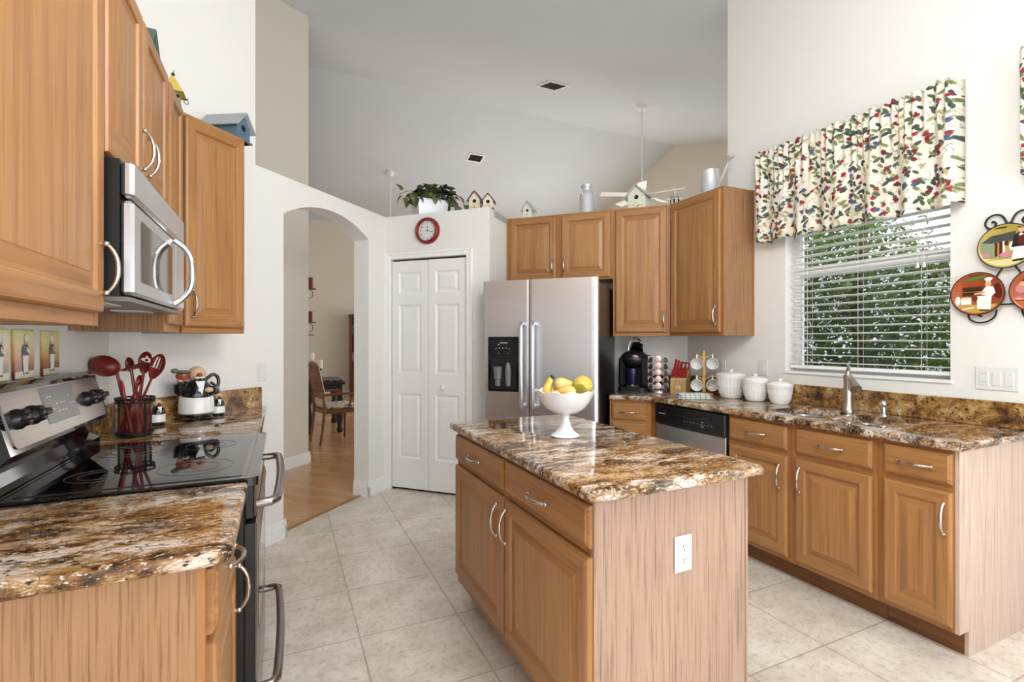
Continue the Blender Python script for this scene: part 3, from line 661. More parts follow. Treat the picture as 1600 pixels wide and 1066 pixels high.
# refrigerator
fr_ = thing('refrigerator', 'stainless side by side refrigerator with black ice and water dispenser', 'refrigerator', UV(-1.545, 3.562), RD)
fW = .902
MB().box(.004, .072, .02, fW-.004, .87, 1.775, 0, .006).build('fridge_body', BLACKP, fr_)
def fdoor(x0, x1):
    m = MB(); P = [(x0, .062)]
    for i in range(25):
        t = i/24; x = x0+(x1-x0)*t; e_ = t if x0 == 0 else 1-t; P.append((x, .010*(1-min(1, e_/.07))**2+.003*(1-min(1, (1-e_)/.02))**2))
    P.append((x1, .062)); n_ = len(P)
    m.add([(x, y, .06) for x, y in P]+[(x, y, 1.80) for x, y in P], [tuple(range(n_-1, -1, -1)), tuple(range(n_, 2*n_))])
    m.add([(x, y, .06) for x, y in P]+[(x, y, 1.80) for x, y in P], [(i, (i+1) % n_, n_+(i+1) % n_, n_+i) for i in range(n_)], 0, False)
    return m.build('door', STEEL, fr_)
dL, dR = fdoor(.0, .378), fdoor(.386, fW)
for x, d_ in ((.335, dL), (.425, dR)):
    m = MB(); P = [(x, .0, .845), (x, -.035, .835), (x, -.056, .86), (x, -.06, .91)]+[(x, -.06-.004*sin(pi*i/6), .91+.48*i/6) for i in range(1, 6)]+[(x, -.06, 1.39), (x, -.056, 1.44), (x, -.035, 1.465), (x, 0, 1.455)]
    m.tube(P, .0165, 12); m.build('handle', STEEL, d_)
m = MB(); m.box(.045, -.012, .94, .31, .004, 1.365, 0, .006); dp = m.build('dispenser', BLACK, dL)
m = MB(); m.box(.062, -.0135, 1.225, .293, -.0115, 1.345, 0, .0008); m.build('control_panel', BLACKP, dp)
m = MB(); m.box(.07, -.0125, .965, .285, -.0119, 1.21); m.build('recess', GAP, dp)
m = MB(); m.lathe([(.022, 0), (.022, .05), (.03, .055), (.036, .15)], 12, (.130, -.014, .985)); m.lathe([(.02, 0), (.026, .12), (.02, .16), (.012, .18)], 12, (.215, -.014, .985)); m.build('paddles', GREYP, dp)
m = MB(); m.box(.085, -.016, 1.20, .27, -.012, 1.222, 0, .002); m.build('dispenser_lip', BLACKP, dp)
m = MB(); m.box(.15, -.0142, 1.315, .21, -.0134, 1.320)
for i in range(5): m.ball((.115+.028*i, -.0138, 1.277-(.004 if i in (0, 4) else 0)), (.004, .0012, .004), 8, 6)
m.ball((.137, -.0138, 1.305), (.005, .0012, .005), 8, 6); m.ball((.137, -.0138, 1.236), (.003, .0012, .003), 8, 6); m.ball((.215, -.0138, 1.236), (.003, .0012, .003), 8, 6)
m.build('markings', mat('white_print', 'd8d8d8', .5), dp)
MB().box(.0, .045, .0, fW, .09, .06).build('base_grille', BLACKM, fr_)
# ------------------------------------------------------------------ window dressing and garden
SLAT = mat('blind_slat', 'f2f3f2', .35)
bl = thing('window_blind', 'white horizontal slat blind hanging in the window over the sink', 'blind', (3.205, 1.375, 1.135))
bW = .91
MB().box(-.03, 0, 1.225, .03, bW, 1.275, 0, .003).build('headrail', SLAT, bl)
z = .055
while z < 1.21:
    m = MB(); Mx = Matrix.Translation((0, 0, z)) @ Matrix.Rotation(radians(7), 4, 'Y'); m.box(-.025, .004, -.0014, .025, bW-.004, .0014, 0, 0, Mx); m.build('slat', SLAT, bl); z += .0475
MB().box(-.026, .004, .012, .026, bW-.004, .034, 0, .004).build('bottom_rail', SLAT, bl)
m = MB()
for y in (.13, .46, .78):
    for x in (-.027, .027): m.box(x-.0008, y-.001, .03, x+.0008, y+.001, 1.23)
    m.build('ladder_cord', PLATEW, bl) if False else None
m.build('ladder_cords', PLATEW, bl)
for y, zb in ((.115, .63), (.145, .63), (.80, .36)):
    m = MB(); m.tube([(-.034, y, 1.23), (-.034, y, zb)], .0012, 5); c_ = m.build('pull_cord', PLATEW, bl)
    MB().lathe([(.003, .03), (.006, .024), (.009, 0)], 8, (-.034, y, zb-.03)).build('tassel', PLATEW, c_)
def floral():
    m = mat('floral_cotton', 'efe9dc', .8, spec=.2); t = NT(m); c = 'efe9dc'
    cur = t.ramp(t.noise(t.coord((1, 1, 1)), 4, 2), [(.3, 'ddd4c2'), (.7, 'e8e2d5')])
    def layer(cur, sc, rot, loc, th, cols, keep, dist=.12):
        v = t.coord((1, 1, 1), (radians(rot), 0, 0)); mp2 = t.n('ShaderNodeMapping'); mp2.inputs['Scale'].default_value = (1, sc[1], sc[2]); mp2.inputs['Location'].default_value = loc; t.l(v, mp2.inputs[0]); v = mp2.outputs[0]; sx = t.n('ShaderNodeSeparateXYZ'); t.l(v, sx.inputs[0]); cx = t.n('ShaderNodeCombineXYZ'); t.l(sx.outputs[1], cx.inputs[0]); t.l(sx.outputs[2], cx.inputs[1]); v = cx.outputs[0]
        nz = t.n('ShaderNodeTexNoise'); nz.inputs['Scale'].default_value = 2.6; nz.inputs['Detail'].default_value = 2; t.l(v, nz.inputs[0])
        va = t.n('ShaderNodeVectorMath', operation='MULTIPLY_ADD'); va.inputs[1].default_value = (dist*2,)*3; t.l(nz.outputs[1], va.inputs[0]); t.l(v, va.inputs[2])
        vo = t.n('ShaderNodeTexVoronoi'); vo.voronoi_dimensions = '2D'; vo.inputs['Scale'].default_value = 1; vo.inputs['Randomness'].default_value = .9; t.l(va.outputs[0], vo.inputs['Vector'])
        sp = t.n('ShaderNodeSeparateColor'); t.l(vo.outputs['Color'], sp.inputs[0])
        a_ = t.math('LESS_THAN', vo.outputs['Distance'], th); b_ = t.math('LESS_THAN', sp.outputs[0], keep)
        col = t.ramp(sp.outputs[1], cols, 'CONSTANT')
        shade = t.ramp(vo.outputs['Distance'], [(0., '6d6a5c'), (.12, 'ffffff'), (.4, 'ffffff')])
        return t.mix(t.math('MULTIPLY', a_, b_), cur, t.mix(.7, col, shade, 'MULTIPLY'))
    G = [(0, '535f4c'), (.35, '7f875c'), (.6, '414c45'), (.82, 'b3ac80')]
    cur = layer(cur, (4, 18, 40), 35, (0, 0, 0), .36, G, .33)
    cur = layer(cur, (4, 40, 19), 20, (3, 7, 1), .35, G, .28)
    cur = layer(cur, (4, 20, 42), -40, (5, 1, 9), .35, G, .28)
    cur = layer(cur, (6, 21, 21), 0, (1, 4, 2), .27, [(0, '9a3540'), (.45, '7c2a35'), (.76, '515d80')], .46, .34)
    # thin stems
    n = t.noise(t.coord((3, 14, 14)), 1, 3, .5, .6); st = t.math('LESS_THAN', t.math('ABSOLUTE', t.math('SUBTRACT', n, .5)), .008)
    cur = t.mix(t.math('MULTIPLY', st, .7), cur, '5e6650')
    t.color(cur); return m
FLORAL = floral()
def valance(name, label, y0, y1, z0, z1, x=3.13, dep=.085, seed=1):
    r_ = thing(name, label, 'valance', (x, 0, 0)); random.seed(seed); m = MB(); L = y1-y0; nu, nv = 260, 26; vs = []
    ph = [random.random()*6.28 for _ in range(6)]
    for j in range(nv+1):
        v = j/nv
        for i in range(nu+1):
            u = i/nu; y = y0+L*u; top = max(0, (v-.80)/.2)
            big = .018*sin(u*L*33+ph[0]+.9*sin(u*9+ph[1]))*(1-.55*v)+.008*sin(u*L*71+ph[2])*(1-v)
            fine = .009*sin(u*L*150+ph[3]+1.5*sin(u*31))*min(1, max(0, (v-.45)/.3))
            out = dep+big*.9+fine
            if .80 < v < .92: out += .006*sin((v-.80)/.12*pi)
            zz = z0+(z1-z0)*v+(.010*sin(u*L*33+ph[0]+1)+.006*sin(u*L*71))*(1-v)+(.008*sin(u*L*150+ph[4])+.006*sin(u*L*61+ph[5]))*max(0, v-.9)*10
            e = min(u, 1-u)*L
            if e < .012: out *= max(0.0, e/.012)
            vs.append((-out, y, zz))
    W_ = nu+1
    m.add(vs, [(j*W_+i, j*W_+i+1, (j+1)*W_+i+1, (j+1)*W_+i) for j in range(nv) for i in range(nu)], 0, True)
    o = m.build('fabric', FLORAL, r_); md = o.modifiers.new('s', 'SOLIDIFY'); md.thickness = .0015
    MB().tube([(-.05, y0+.005, z1-.085), (-.05, y1-.005, z1-.085)], .01, 8).build('curtain_rod', PLATEW, r_)
    return r_
valance('valance', 'gathered floral valance with red and blue blossoms above the sink window', 1.295, 2.452, 2.02, 2.655)
valance('valance', 'edge of a second floral valance at the right border of the picture', -.1, 1.078, 2.10, 2.66, seed=5)
# garden tree outside the window
tree = thing('garden_tree', 'leafy green tree outside the sink window', 'tree', (5.1, 2.9, 0)); random.seed(11)
m = MB()
for k in range(32000):
    x = random.uniform(-1.15, 1.3); hh = random.uniform(.55, 3.7) ; X_ = x+5.1
    y = random.uniform(.36, .80)*X_-2.9
    if y > .88*x+.95: continue
    nz = noise.noise(Vector((x*1.5, y*2.2, hh*2.2)))
    if nz < -.42+.16*(hh < 1.5): continue
    if hh > 2.02+.4*noise.noise(Vector((x*.9, y*1.3+4, 2)))+1.1*max(0, y+.55): continue
    a, b, r = random.uniform(0, 6.28), random.uniform(-.9, .9), random.uniform(-.5, .5); L = random.uniform(.045, .10); w_ = L*.40
    M = Matrix.Translation((x, y, hh)) @ Matrix.Rotation(a, 4, 'Z') @ Matrix.Rotation(b, 4, 'Y') @ Matrix.Rotation(r, 4, 'X')
    m.add([(0, 0, 0), (L*.35, -w_*.5, .004), (L*.7, -w_*.42, .0), (L, 0, -.012), (L*.7, w_*.42, 0), (L*.35, w_*.5, .004)], [(0, 1, 2, 3, 4, 5)], 0, False, M)
fo = m.build('foliage', TREEL, tree); fo['kind'] = 'stuff'
m = MB(); m.tube([(0, 0, 0), (.03, .02, .9), (-.02, .05, 1.7), (.05, .0, 2.6), (.1, -.05, 3.4)], [.07, .06, .05, .035, .01], 8)
for q in ([(0, 0, .8), (-.3, .25, 1.4), (-.5, .4, 2.2)], [(0, 0, 1.1), (.2, -.45, 1.8), (.3, -.8, 2.6)], [(0, 0, .6), (-.35, -.4, 1.2), (-.6, -.7, 1.9)], [(0, 0, .9), (.4, .2, 1.5), (.8, .3, 2.2)]): m.tube(q, [.035, .025, .01], 6)
m.build('trunk', BARK, tree)
struct('ground_garden', MB().prism([(3.3, -4), (12, -4), (12, 9), (7.95, 6.6), (3.3, 2.6)], -.25, -.2), leafmat('lawn', '5c6b3f', '7f8a58', .9), label='lawn outside the window')

# ------------------------------------------------------------------ things on walls
outlet(thing('wall_switch', 'white rocker switch on the angled wall left of the archway', 'switch', UV(-2.5992, 2.42, 1.132), RC), 0, 0, 's')
outlet(thing('wall_outlet', 'white outlet partly hidden behind the mug tree in the corner', 'outlet', (3.1492, 2.832, 1.125), RW), 0, 0, 'o')
outlet(thing('wall_switch', 'white switch plate above the canisters left of the window', 'switch', (3.1492, 2.466, 1.14), RW), 0, 0, 's')
outlet(thing('wall_switch', 'wide white plate with one outlet and two rocker switches right of the window', 'switch plate', (3.1492, 1.179, 1.148), RW), 0, 0, 'gss')
# clock
ck = thing('wall_clock', 'round red rimmed wall clock above the pantry door', 'clock', UV(-2.167, 3.789, 2.294), RD)
KX = Matrix.Rotation(pi/2, 4, 'X')
MB().lathe([(.088, .012), (.089, .034), (.097, .042), (.109, .034), (.116, .012), (.116, 0)], 40, M=KX, caps=False).build('rim', CLOCKR, ck)
fa = MB().lathe([(.0001, .012), (.089, .012), (.089, .004)], 40, M=KX, smooth=False).build('clock_face', PLATEW, ck)
for h in range(1, 13):
    an = pi/2-h*pi/6; text(str(h), .029, (.071*cos(an), -.0125, .071*sin(an)), (pi/2, 0, 0), BLACKM, fa, 'numeral', .0002)
def hand(an, L, w_, mt, back=.012, y=-.015):
    a = radians(90-an); m = MB(); M = Matrix.Rotation(-a, 4, 'Y'); m.add([(-back, y, -w_), (L*.72, y, -w_*.8), (L*.76, y, -w_*2), (L, y, 0), (L*.76, y, w_*2), (L*.72, y, w_*.8), (-back, y, w_)], [tuple(range(7))], 0, False, M)
    return m.build('hand', mt, ck)
hand(4, .046, .0022, BLACKM); hand(104, .064, .0018, BLACKM, y=-.0165); hand(266, .06, .0006, REDP, y=-.0175)
# chef tile pictures on the left wall
def tilebg(n, a, b, c_):
    m = mat(n, a, .25); t = NT(m); v = t.coord((1, 1, 1)); sp = t.n('ShaderNodeSeparateXYZ'); t.l(v, sp.inputs[0])
    nz = t.noise(v, 28, 3); f = t.math('ADD', t.math('MULTIPLY', sp.outputs[2], 6.2), t.math('MULTIPLY', nz, .35)); t.color(t.ramp(f, [(.30, c_), (.62, b), (.95, a)])); return m
TB1 = tilebg('painted_ground_a', 'd9c878', 'c98a3c', '6e2f1c'); CREAM = mat('tile_cream', 'e8dfc0', .3); SKIN = mat('skin_paint', 'd9b48f', .5); NAVY = mat('jacket_paint', '1d2230', .4); WPAINT = mat('white_paint', 'eeece6', .4)
def poly(mb, pts, y, m=0, M=None, th=.0006): 
    n_ = len(pts); mb.add([(x, y, z) for x, z in pts]+[(x, y-th, z) for x, z in pts], [tuple(range(n_)), tuple(range(2*n_-1, n_-1, -1))]+[(i, (i+1) % n_, n_+(i+1) % n_, n_+i) for i in range(n_)], m, False, M)
def ell(cx_, cz, rx, rz, n_=14): return [(cx_+rx*cos(2*pi*i/n_), cz+rz*sin(2*pi*i/n_)) for i in range(n_)]
def chef_tile(y0, w_, lab, pose):
    r = thing('chef_picture', lab, 'picture', (LX+.001, y0, 1.212), RL, 'chef tile pictures above the stove')
    h = .155
    b = MB().box(0, -.008, 0, w_, 0, h, 0, .0015).build('tile', TB1, r)
    m = MB(); m.box(.002, -.0088, .002, w_-.002, -.0078, h*.16); m.build('painted_floor', CREAM, r)
    f = MB(); s_ = pose; c_ = w_*.52
    poly(f, ell(c_+.004*s_, h*.83, .013, .012), -.0094, 3); poly(f, ell(c_+.004*s_, h*.755, .0105, .014), -.009, 2)       # cap, head
    poly(f, [(c_-.024, h*.62), (c_-.014, h*.70), (c_+.014, h*.70), (c_+.022, h*.60), (c_+.018, h*.47), (c_-.022, h*.45)], -.009, 1)   # jacket
    poly(f, [(c_-.02, h*.48), (c_+.018, h*.48), (c_+.014, h*.14), (c_-.014, h*.12)], -.0092, 3)                             # apron
    poly(f, [(c_+.004, h*.66), (c_+.028, h*.56), (c_+.032, h*.50), (c_+.006, h*.56)], -.0098, 3 if s_ > 0 else 2)
    poly(f, [(c_-.016, h*.14), (c_-.001, h*.14), (c_-.002, h*.10), (c_-.02, h*.10)], -.009, 1); poly(f, [(c_+.002, h*.14), (c_+.014, h*.14), (c_+.018, h*.10), (c_+.003, h*.10)], -.009, 1)
    f.build('painted_chef', [TB1, NAVY, SKIN, WPAINT], r)
chef_tile(1.845, .118, 'painted chef tile picture cut off by the left edge of the photo', 1)
chef_tile(1.996, .130, 'painted chef tile picture with waiter in dark jacket, middle of three over the stove', 1)
chef_tile(2.192, .134, 'painted chef tile picture with brown ground, rightmost of three over the stove', -1)
# plate rack and plates
pk = thing('plate_rack', 'black wrought iron scroll plate rack on the wall right of the window', 'plate rack', (3.135, 1.13, 1.57), RW)
def spiral(cx_, cz, r0, turns, a0, sg, y=0.0, n_=26): return [(cx_+r0*(1-.78*i/n_)*cos(a0+sg*2*pi*turns*i/n_), y, cz+r0*(1-.78*i/n_)*sin(a0+sg*2*pi*turns*i/n_)) for i in range(n_+1)]
for sg in (-1, 1):
    up = [(sg*.005, 0, .24), (sg*.006, 0, .30), (sg*.011, 0, .335), (sg*.028, 0, .366), (sg*.055, 0, .374), (sg*.080, 0, .360), (sg*.088, 0, .333), (sg*.074, 0, .312), (sg*.055, 0, .314), (sg*.047, 0, .330), (sg*.056, 0, .343), (sg*.064, 0, .337)]
    m = MB(); m.tube(smooth(up, 4), .0045, 8); m.build('scroll', IRON, pk)
    m = MB(); m.tube([(sg*.02, 0, .12), (sg*.055, 0, .06), (sg*.11, 0, 0)], .004, 6); m.build('brace', IRON, pk)
    lo = [(sg*.045, 0, -.085), (sg*.052, 0, -.118), (sg*.080, 0, -.142), (sg*.118, 0, -.146), (sg*.148, 0, -.128), (sg*.152, 0, -.102), (sg*.132, 0, -.094), (sg*.116, 0, -.108), (sg*.100, 0, -.118)]
    m = MB(); m.tube(smooth(lo, 4), .0042, 8); m.build('scroll', IRON, pk)
MB().tube([(-.03, 0, -.062), (.03, 0, -.062)], .004, 6).build('crossbar', IRON, pk)
MB().tube([(0, .004, .33), (0, .004, .14)], .004, 6).build('upright', IRON, pk)
def plate(dy, z, r, label, scene):
    t = thing('decorative_plate', label, 'plate', (3.118, 1.13+dy, z), RW, None)
    MB().lathe([(r, 0), (r, .006), (r*.93, .006), (r*.9, .003), (.0001, .0025)], 40, M=KX).build('plate_disc', PAL[scene[0]], t)
    m = MB(); m.tube([(r*cos(2*pi*i/40), -.004, r*sin(2*pi*i/40)) for i in range(40)], .003, 6, closed=True); m.build('rim', IRON, t)
    circ = [(r*.93*cos(2*pi*i/36), r*.93*sin(2*pi*i/36)) for i in range(36)]
    y = -.0042
    groups = {}
    for c_, pts in scene[1]:
        q = clip([(x*r, zz*r) for x, zz in pts], circ); y -= .00005
        if len(q) > 2: groups.setdefault(c_, MB()); poly(groups[c_], q, y, 0, None, .0004)
    root = None; mats_ = []; big = MB()
    for c_, mb in groups.items():
        k = len(mats_); mats_.append(PAL[c_]); big.add(mb.v, mb.f, k)
    big.build('painting', mats_, t)
def clip(P, Cc):
    out = P
    for i in range(len(Cc)):
        a, b = Cc[i], Cc[(i+1) % len(Cc)]; inp = out; out = []
        if not inp: break
        ins = lambda p: (b[0]-a[0])*(p[1]-a[1])-(b[1]-a[1])*(p[0]-a[0]) >= 0
        for j in range(len(inp)):
            p, q = inp[j-1], inp[j]
            if ins(p) != ins(q):
                d1 = (b[0]-a[0])*(p[1]-a[1])-(b[1]-a[1])*(p[0]-a[0]); d2 = (b[0]-a[0])*(q[1]-a[1])-(b[1]-a[1])*(q[0]-a[0]); t = d1/(d1-d2); out.append((p[0]+(q[0]-p[0])*t, p[1]+(q[1]-p[1])*t))
            if ins(q): out.append(q)
    return out
PAL = {k: mat('plate_'+k, v, .2) for k, v in dict(olive='b3a04e', brick='a34a26', gold='c2a04c', grey='454a48', sage='8c9878', white='efece4', black='23201f', maroon='5e1f1c', skin='d8a47c', pink='c9868c', brown='6b3a20', dark='3a2a20', cream='dccf9e', green='5f7040', orange='c06a33').items()}
def E(cx_, cz, rx, rz): return ell(cx_, cz, rx, rz)
R4 = lambda a, b, c, d: [(a, b), (c, b), (c, d), (a, d)]
plate(.005, 1.785, .104, 'upper round plate on the rack showing a waiter before a cafe', ('olive', [('sage', [(-1, -.1), (-.2, .2), (-.2, .5), (-1, .3)]), ('cream', R4(-1, -1, 1, -.62)), ('grey', [(-.85, .25), (-.5, .52), (.35, .62), (.35, .2), (-.5, .18)]), ('sage', R4(-.9, -.5, -.3, .18)),
    ('maroon', R4(-.38, -.45, -.28, .18)), ('maroon', R4(-.22, -.5, -.10, .2)), ('white', R4(-.1, -.45, -.02, .22)), ('pink', E(.0, -.42, .22, .13)), ('pink', E(-.72, -.35, .2, .1)), ('maroon', R4(-.04, .02, .10, .2)), ('white', E(.22, -.05, .1, .2)),
    ('black', [(.2, -.1), (.3, .45), (.5, .56), (.8, .5), (.85, -.2)]), ('maroon', [(.42, .0), (.45, .5), (.62, .5), (.62, .0)]), ('white', [(.44, .42), (.52, .52), (.62, .42), (.52, .38)]), ('skin', E(.54, .66, .11, .14)), ('black', E(.54, .79, .12, .07)), ('white', [(.3, -.1), (.8, -.1), (.85, -.68), (.2, -.62)]), ('white', E(.85, .1, .12, .14)), ('black', [(.22, -.68), (.7, -.62), (.7, -.72), (.25, -.76)]), ('dark', R4(-.45, .82, .05, .88))]))
plate(.112, 1.566, .104, 'lower left round plate with a white capped baker on brick red ground', ('brick', [('orange', R4(-1, .1, 1, .16)), ('brown', R4(-.55, -.1, .25, .35)), ('dark', R4(-.5, -.05, .2, .3)), ('orange', R4(-.5, .08, .2, .11)), ('brown', R4(-.3, .78, .4, .9)), ('green', [(-.6, .62), (-.2, .82), (.4, .85), (.3, .7), (-.3, .6)]), ('gold', R4(-1, -1, 1, -.52)), ('maroon', E(.8, .1, .25, .35)),
    ('white', E(.43, .66, .15, .08)), ('white', R4(.34, .5, .5, .64)), ('skin', E(.42, .42, .12, .13)), ('maroon', R4(.3, .22, .5, .30)), ('white', [(.2, .1), (.35, .32), (.6, .3), (.68, .0), (.55, -.15), (.15, -.05)]), ('skin', [(-.1, .02), (.3, .1), (.3, -.02), (-.08, -.06)]), ('white', [(.0, -.12), (.55, -.1), (.5, -.78), (.02, -.72)]),
    ('white', R4(-.6, -.5, -.2, -.2)), ('cream', E(-.4, -.2, .22, .06)), ('brown', E(-.08, -.22, .12, .14)), ('white', E(-.72, -.3, .1, .22)), ('white', [(-.62, -.72), (-.1, -.62), (-.1, -.67), (-.62, -.78)]), ('black', R4(.1, -.82, .45, -.77))]))
plate(-.112, 1.566, .104, 'lower right round plate cut off by the right border of the photo', ('brick', [('brown', R4(-1, -1, 1, -.4)), ('pink', E(-.6, .1, .2, .22)), ('maroon', E(-.3, .35, .3, .25)), ('white', E(-.3, -.15, .14, .18)), ('skin', E(-.55, .3, .12, .12)), ('orange', R4(-.9, -.75, 0, -.45))]))

# ------------------------------------------------------------------ right counter
cmk = thing('coffee_maker', 'black single cup coffee maker with its lid handle raised beside the fridge', 'coffee maker', UV(-.462, 4.26, .914), RD-.12)
m = MB(); P_ = rounded([(-.118, -.10), (.118, -.10), (.118, .15), (-.118, .15)], .05, 5)
m.prism(P_, 0, .035, smooth=True); m.prism([(x, y) for x, y in rounded([(-.118, .02), (.118, .02), (.118, .15), (-.118, .15)], .04, 5)], .035, .30, smooth=True); m.build('base_body', BLACKM, cmk)
m = MB(); m.box(-.118, -.06, .035, -.062, .03, .285, 0, .018); m.box(.062, -.06, .035, .118, .03, .285, 0, .018); m.build('side_column', BLACKP, cmk)
m = MB(); m.ball((0, .02, .265), (.118, .125, .078), 24, 12); m.build('brew_head', BLACKP, cmk)
m = MB(); m.lathe([(.055, -.005), (.05, .02), (.05, .045), (.0001, .05)], 20, M=Matrix.Translation((.02, .01, .345)) @ Matrix.Rotation(radians(-38), 4, 'X')); m.build('lid', BLACK, cmk)
m = MB(); P = [(-.055+.0, .02, .30)]+[(.0-.055*cos(pi*i/14), .045+.012*sin(pi*i/14), .36+.082*sin(pi*i/14)) for i in range(15)]+[(.055, .02, .32)]; m.tube(P, .009, 10); m.build('lift_handle', CHROME, cmk)
m = MB(); m.ball((.03, -.089, .288), (.028, .006, .015), 16, 8, rot=Matrix.Rotation(.5, 4, 'X')); m.build('sticker', mat('sticker_pink', 'd8b6ae', .4), cmk)
m = MB(); m.lathe([(.045, 0), (.052, .006), (.052, .010)], 20, (0, -.045, .035)); m.build('drip_tray', GREYP, cmk)
tm = thing('travel_mug', 'dark blue tumbler standing in the coffee maker', 'mug', tuple(cmk.matrix_basis @ Vector((0, -.055, .0455))))
MB().lathe([(.034, 0), (.037, .01), (.041, .10), (.043, .13), (.040, .145), (.0001, .148)], 24).build('cup', mat('navy_enamel', '161c38', .15), tm)
MB().lathe([(.0355, 0), (.0375, .007), (.0377, .0085)], 24, (0, 0, .002)).build('base_band', CHROME, tm)
# pod carousel
pc = thing('pod_carousel', 'chrome revolving rack holding coffee pods beside the coffee maker', 'rack', (2.83, 3.205, .914))
MB().lathe([(.078, 0), (.078, .01), (.07, .014), (.0001, .016)], 28).build('base', CHROME, pc)
MB().tube([(0, 0, .01), (0, 0, .292)], .006, 8).build('post', CHROME, pc)
for z in (.045, .10, .155, .21, .265):
    m = MB(); m.tube([(.038*cos(2*pi*i/24), .038*sin(2*pi*i/24), z) for i in range(24)], .0022, 5, closed=True); m.build('ring', CHROME, pc)
CUP = mat('pod_cup', 'd9d6d3', .3); FOIL = [mat('pod_foil_a', 'd9b7ad', .3, .3), mat('pod_foil_b', '8d7f7c', .25, .6), mat('pod_foil_c', '5a3f3c', .3, .3)]
pm = MB().lathe([(.016, 0), (.0215, .034), (.0255, .036), (.0255, .038)], 16)
pod0 = {}
a0 = math.atan2(-3.205, -2.83); rown = ['bottom', 'second', 'middle', 'fourth', 'top']; coln = ['far left', 'left', 'front', 'right', 'far right']
for rI in range(5):
    for cI in range(5):
        an = a0+(cI-2)*radians(47)*-1*-1; k = 0 if cI == 2 else (1 if (rI+cI) % 2 else 2)
        o = bpy.data.objects.new('coffee_pod', None); COL.objects.link(o)
        tag(o, 'foil topped coffee pod in the carousel, %s row from the bottom, %s column' % (rown[rI], coln[cI]) if rI in (1, 3) else 'foil topped coffee pod in the carousel, %s row, %s column' % (rown[rI], coln[cI]), 'coffee pod', 'coffee pods in the carousel')
        o.location = (2.83+.042*cos(an), 3.205+.042*sin(an), .914+.048+.0555*rI+(.0 if cI % 2 == 0 else -.012))
        o.rotation_euler = Matrix.Rotation(an, 4, 'Z').to_euler(); o.rotation_euler = (0, radians(84), an)
        if 'cup' not in pod0:
            pod0['cup'] = pm.build('cup', CUP, o).data
            pod0['f'] = [MB().lathe([(.0245, .0381), (.023, .0388), (.0001, .0388)], 16).build('foil_lid', f_, None).data for f_ in FOIL]
            for x in [q for q in bpy.data.objects if q.name.startswith('foil_lid')]: bpy.data.objects.remove(x)
        else:
            c_ = bpy.data.objects.new('cup', pod0['cup']); COL.objects.link(c_); c_.parent = o
        c_ = bpy.data.objects.new('foil_lid', pod0['f'][k]); COL.objects.link(c_); c_.parent = o
# knife block
kb = thing('knife_block', 'light wood knife block with a round emblem full of red handled knives', 'knife block', (2.925, 3.055, .914), RD-.26)
m = MB(); yz(m, [(-.055, 0), (-.055, .105), (.045, .205), (.085, .165), (.085, 0)], -.062, .062); m.build('block', BIRCH, kb)
m = MB(); m.ball((0, -.0555, .045), (.021, .0015, .015), 20, 8); e_ = m.build('emblem', PLATEW, kb); text('S', .026, (0, -.0575, .045), (pi/2, 0, 0), BLACKM, e_)
def knife(lab, x, t, L, w_, k):
    """a red handled knife standing out of the sloped face: x across, t along the slope"""
    M = kb.matrix_basis @ Matrix.Translation((x, -.055+t*.1, .105+t*.1)) @ Matrix.Rotation(radians(-26 if t < .3 else -30), 4, 'X')
    r = thing('kitchen_knife', lab, 'knife', tuple(M.to_translation()), 0, 'red handled knives in the block'); r.rotation_euler = (M.to_3x3() @ Matrix.Rotation(radians(75), 3, 'X') if False else M.to_3x3()).to_euler()
    m = MB(); m.box(-w_/2, -.009, .006, w_/2, .009, L, 0, .006); m.build('handle', REDP, r)
    MB().box(-w_*.3, -.004, -.012, w_*.3, .004, .007).build('bolster', CHROME, r); return r
on = ['first', 'second', 'third', 'fourth', 'fifth', 'sixth', 'seventh']
for i in range(7): knife('red handled steak knife, %s from the left in the front row of the block' % on[i], -.054+.018*i, .08, .080, .0135, 0)
for i in range(3): knife('larger red handled knife, %s from the left in the back row of the block' % on[i], -.05+.024*i, .62, .118-.012*i, .018, 1)
Msc = kb.matrix_basis @ Matrix.Translation((.034, -.055+.055, .105+.055)) @ Matrix.Rotation(radians(-28), 4, 'X')
sc_ = thing('kitchen_scissors', 'red handled kitchen scissors standing in the right of the knife block', 'scissors', tuple(Msc.to_translation())); sc_.rotation_euler = Msc.to_euler()
for sg in (-1, 1):
    m = MB(); m.tube([(sg*(.014+.016*cos(2*pi*i/18)), .0, .062+.030*sin(2*pi*i/18)) for i in range(18)], .006, 8, closed=True); m.tube([(sg*.012, 0, .036), (0, 0, .0)], .006, 8); m.build('handle', REDP, sc_)
MB().box(-.008, -.002, -.02, .008, .002, .006).build('blade', CHROME, sc_)
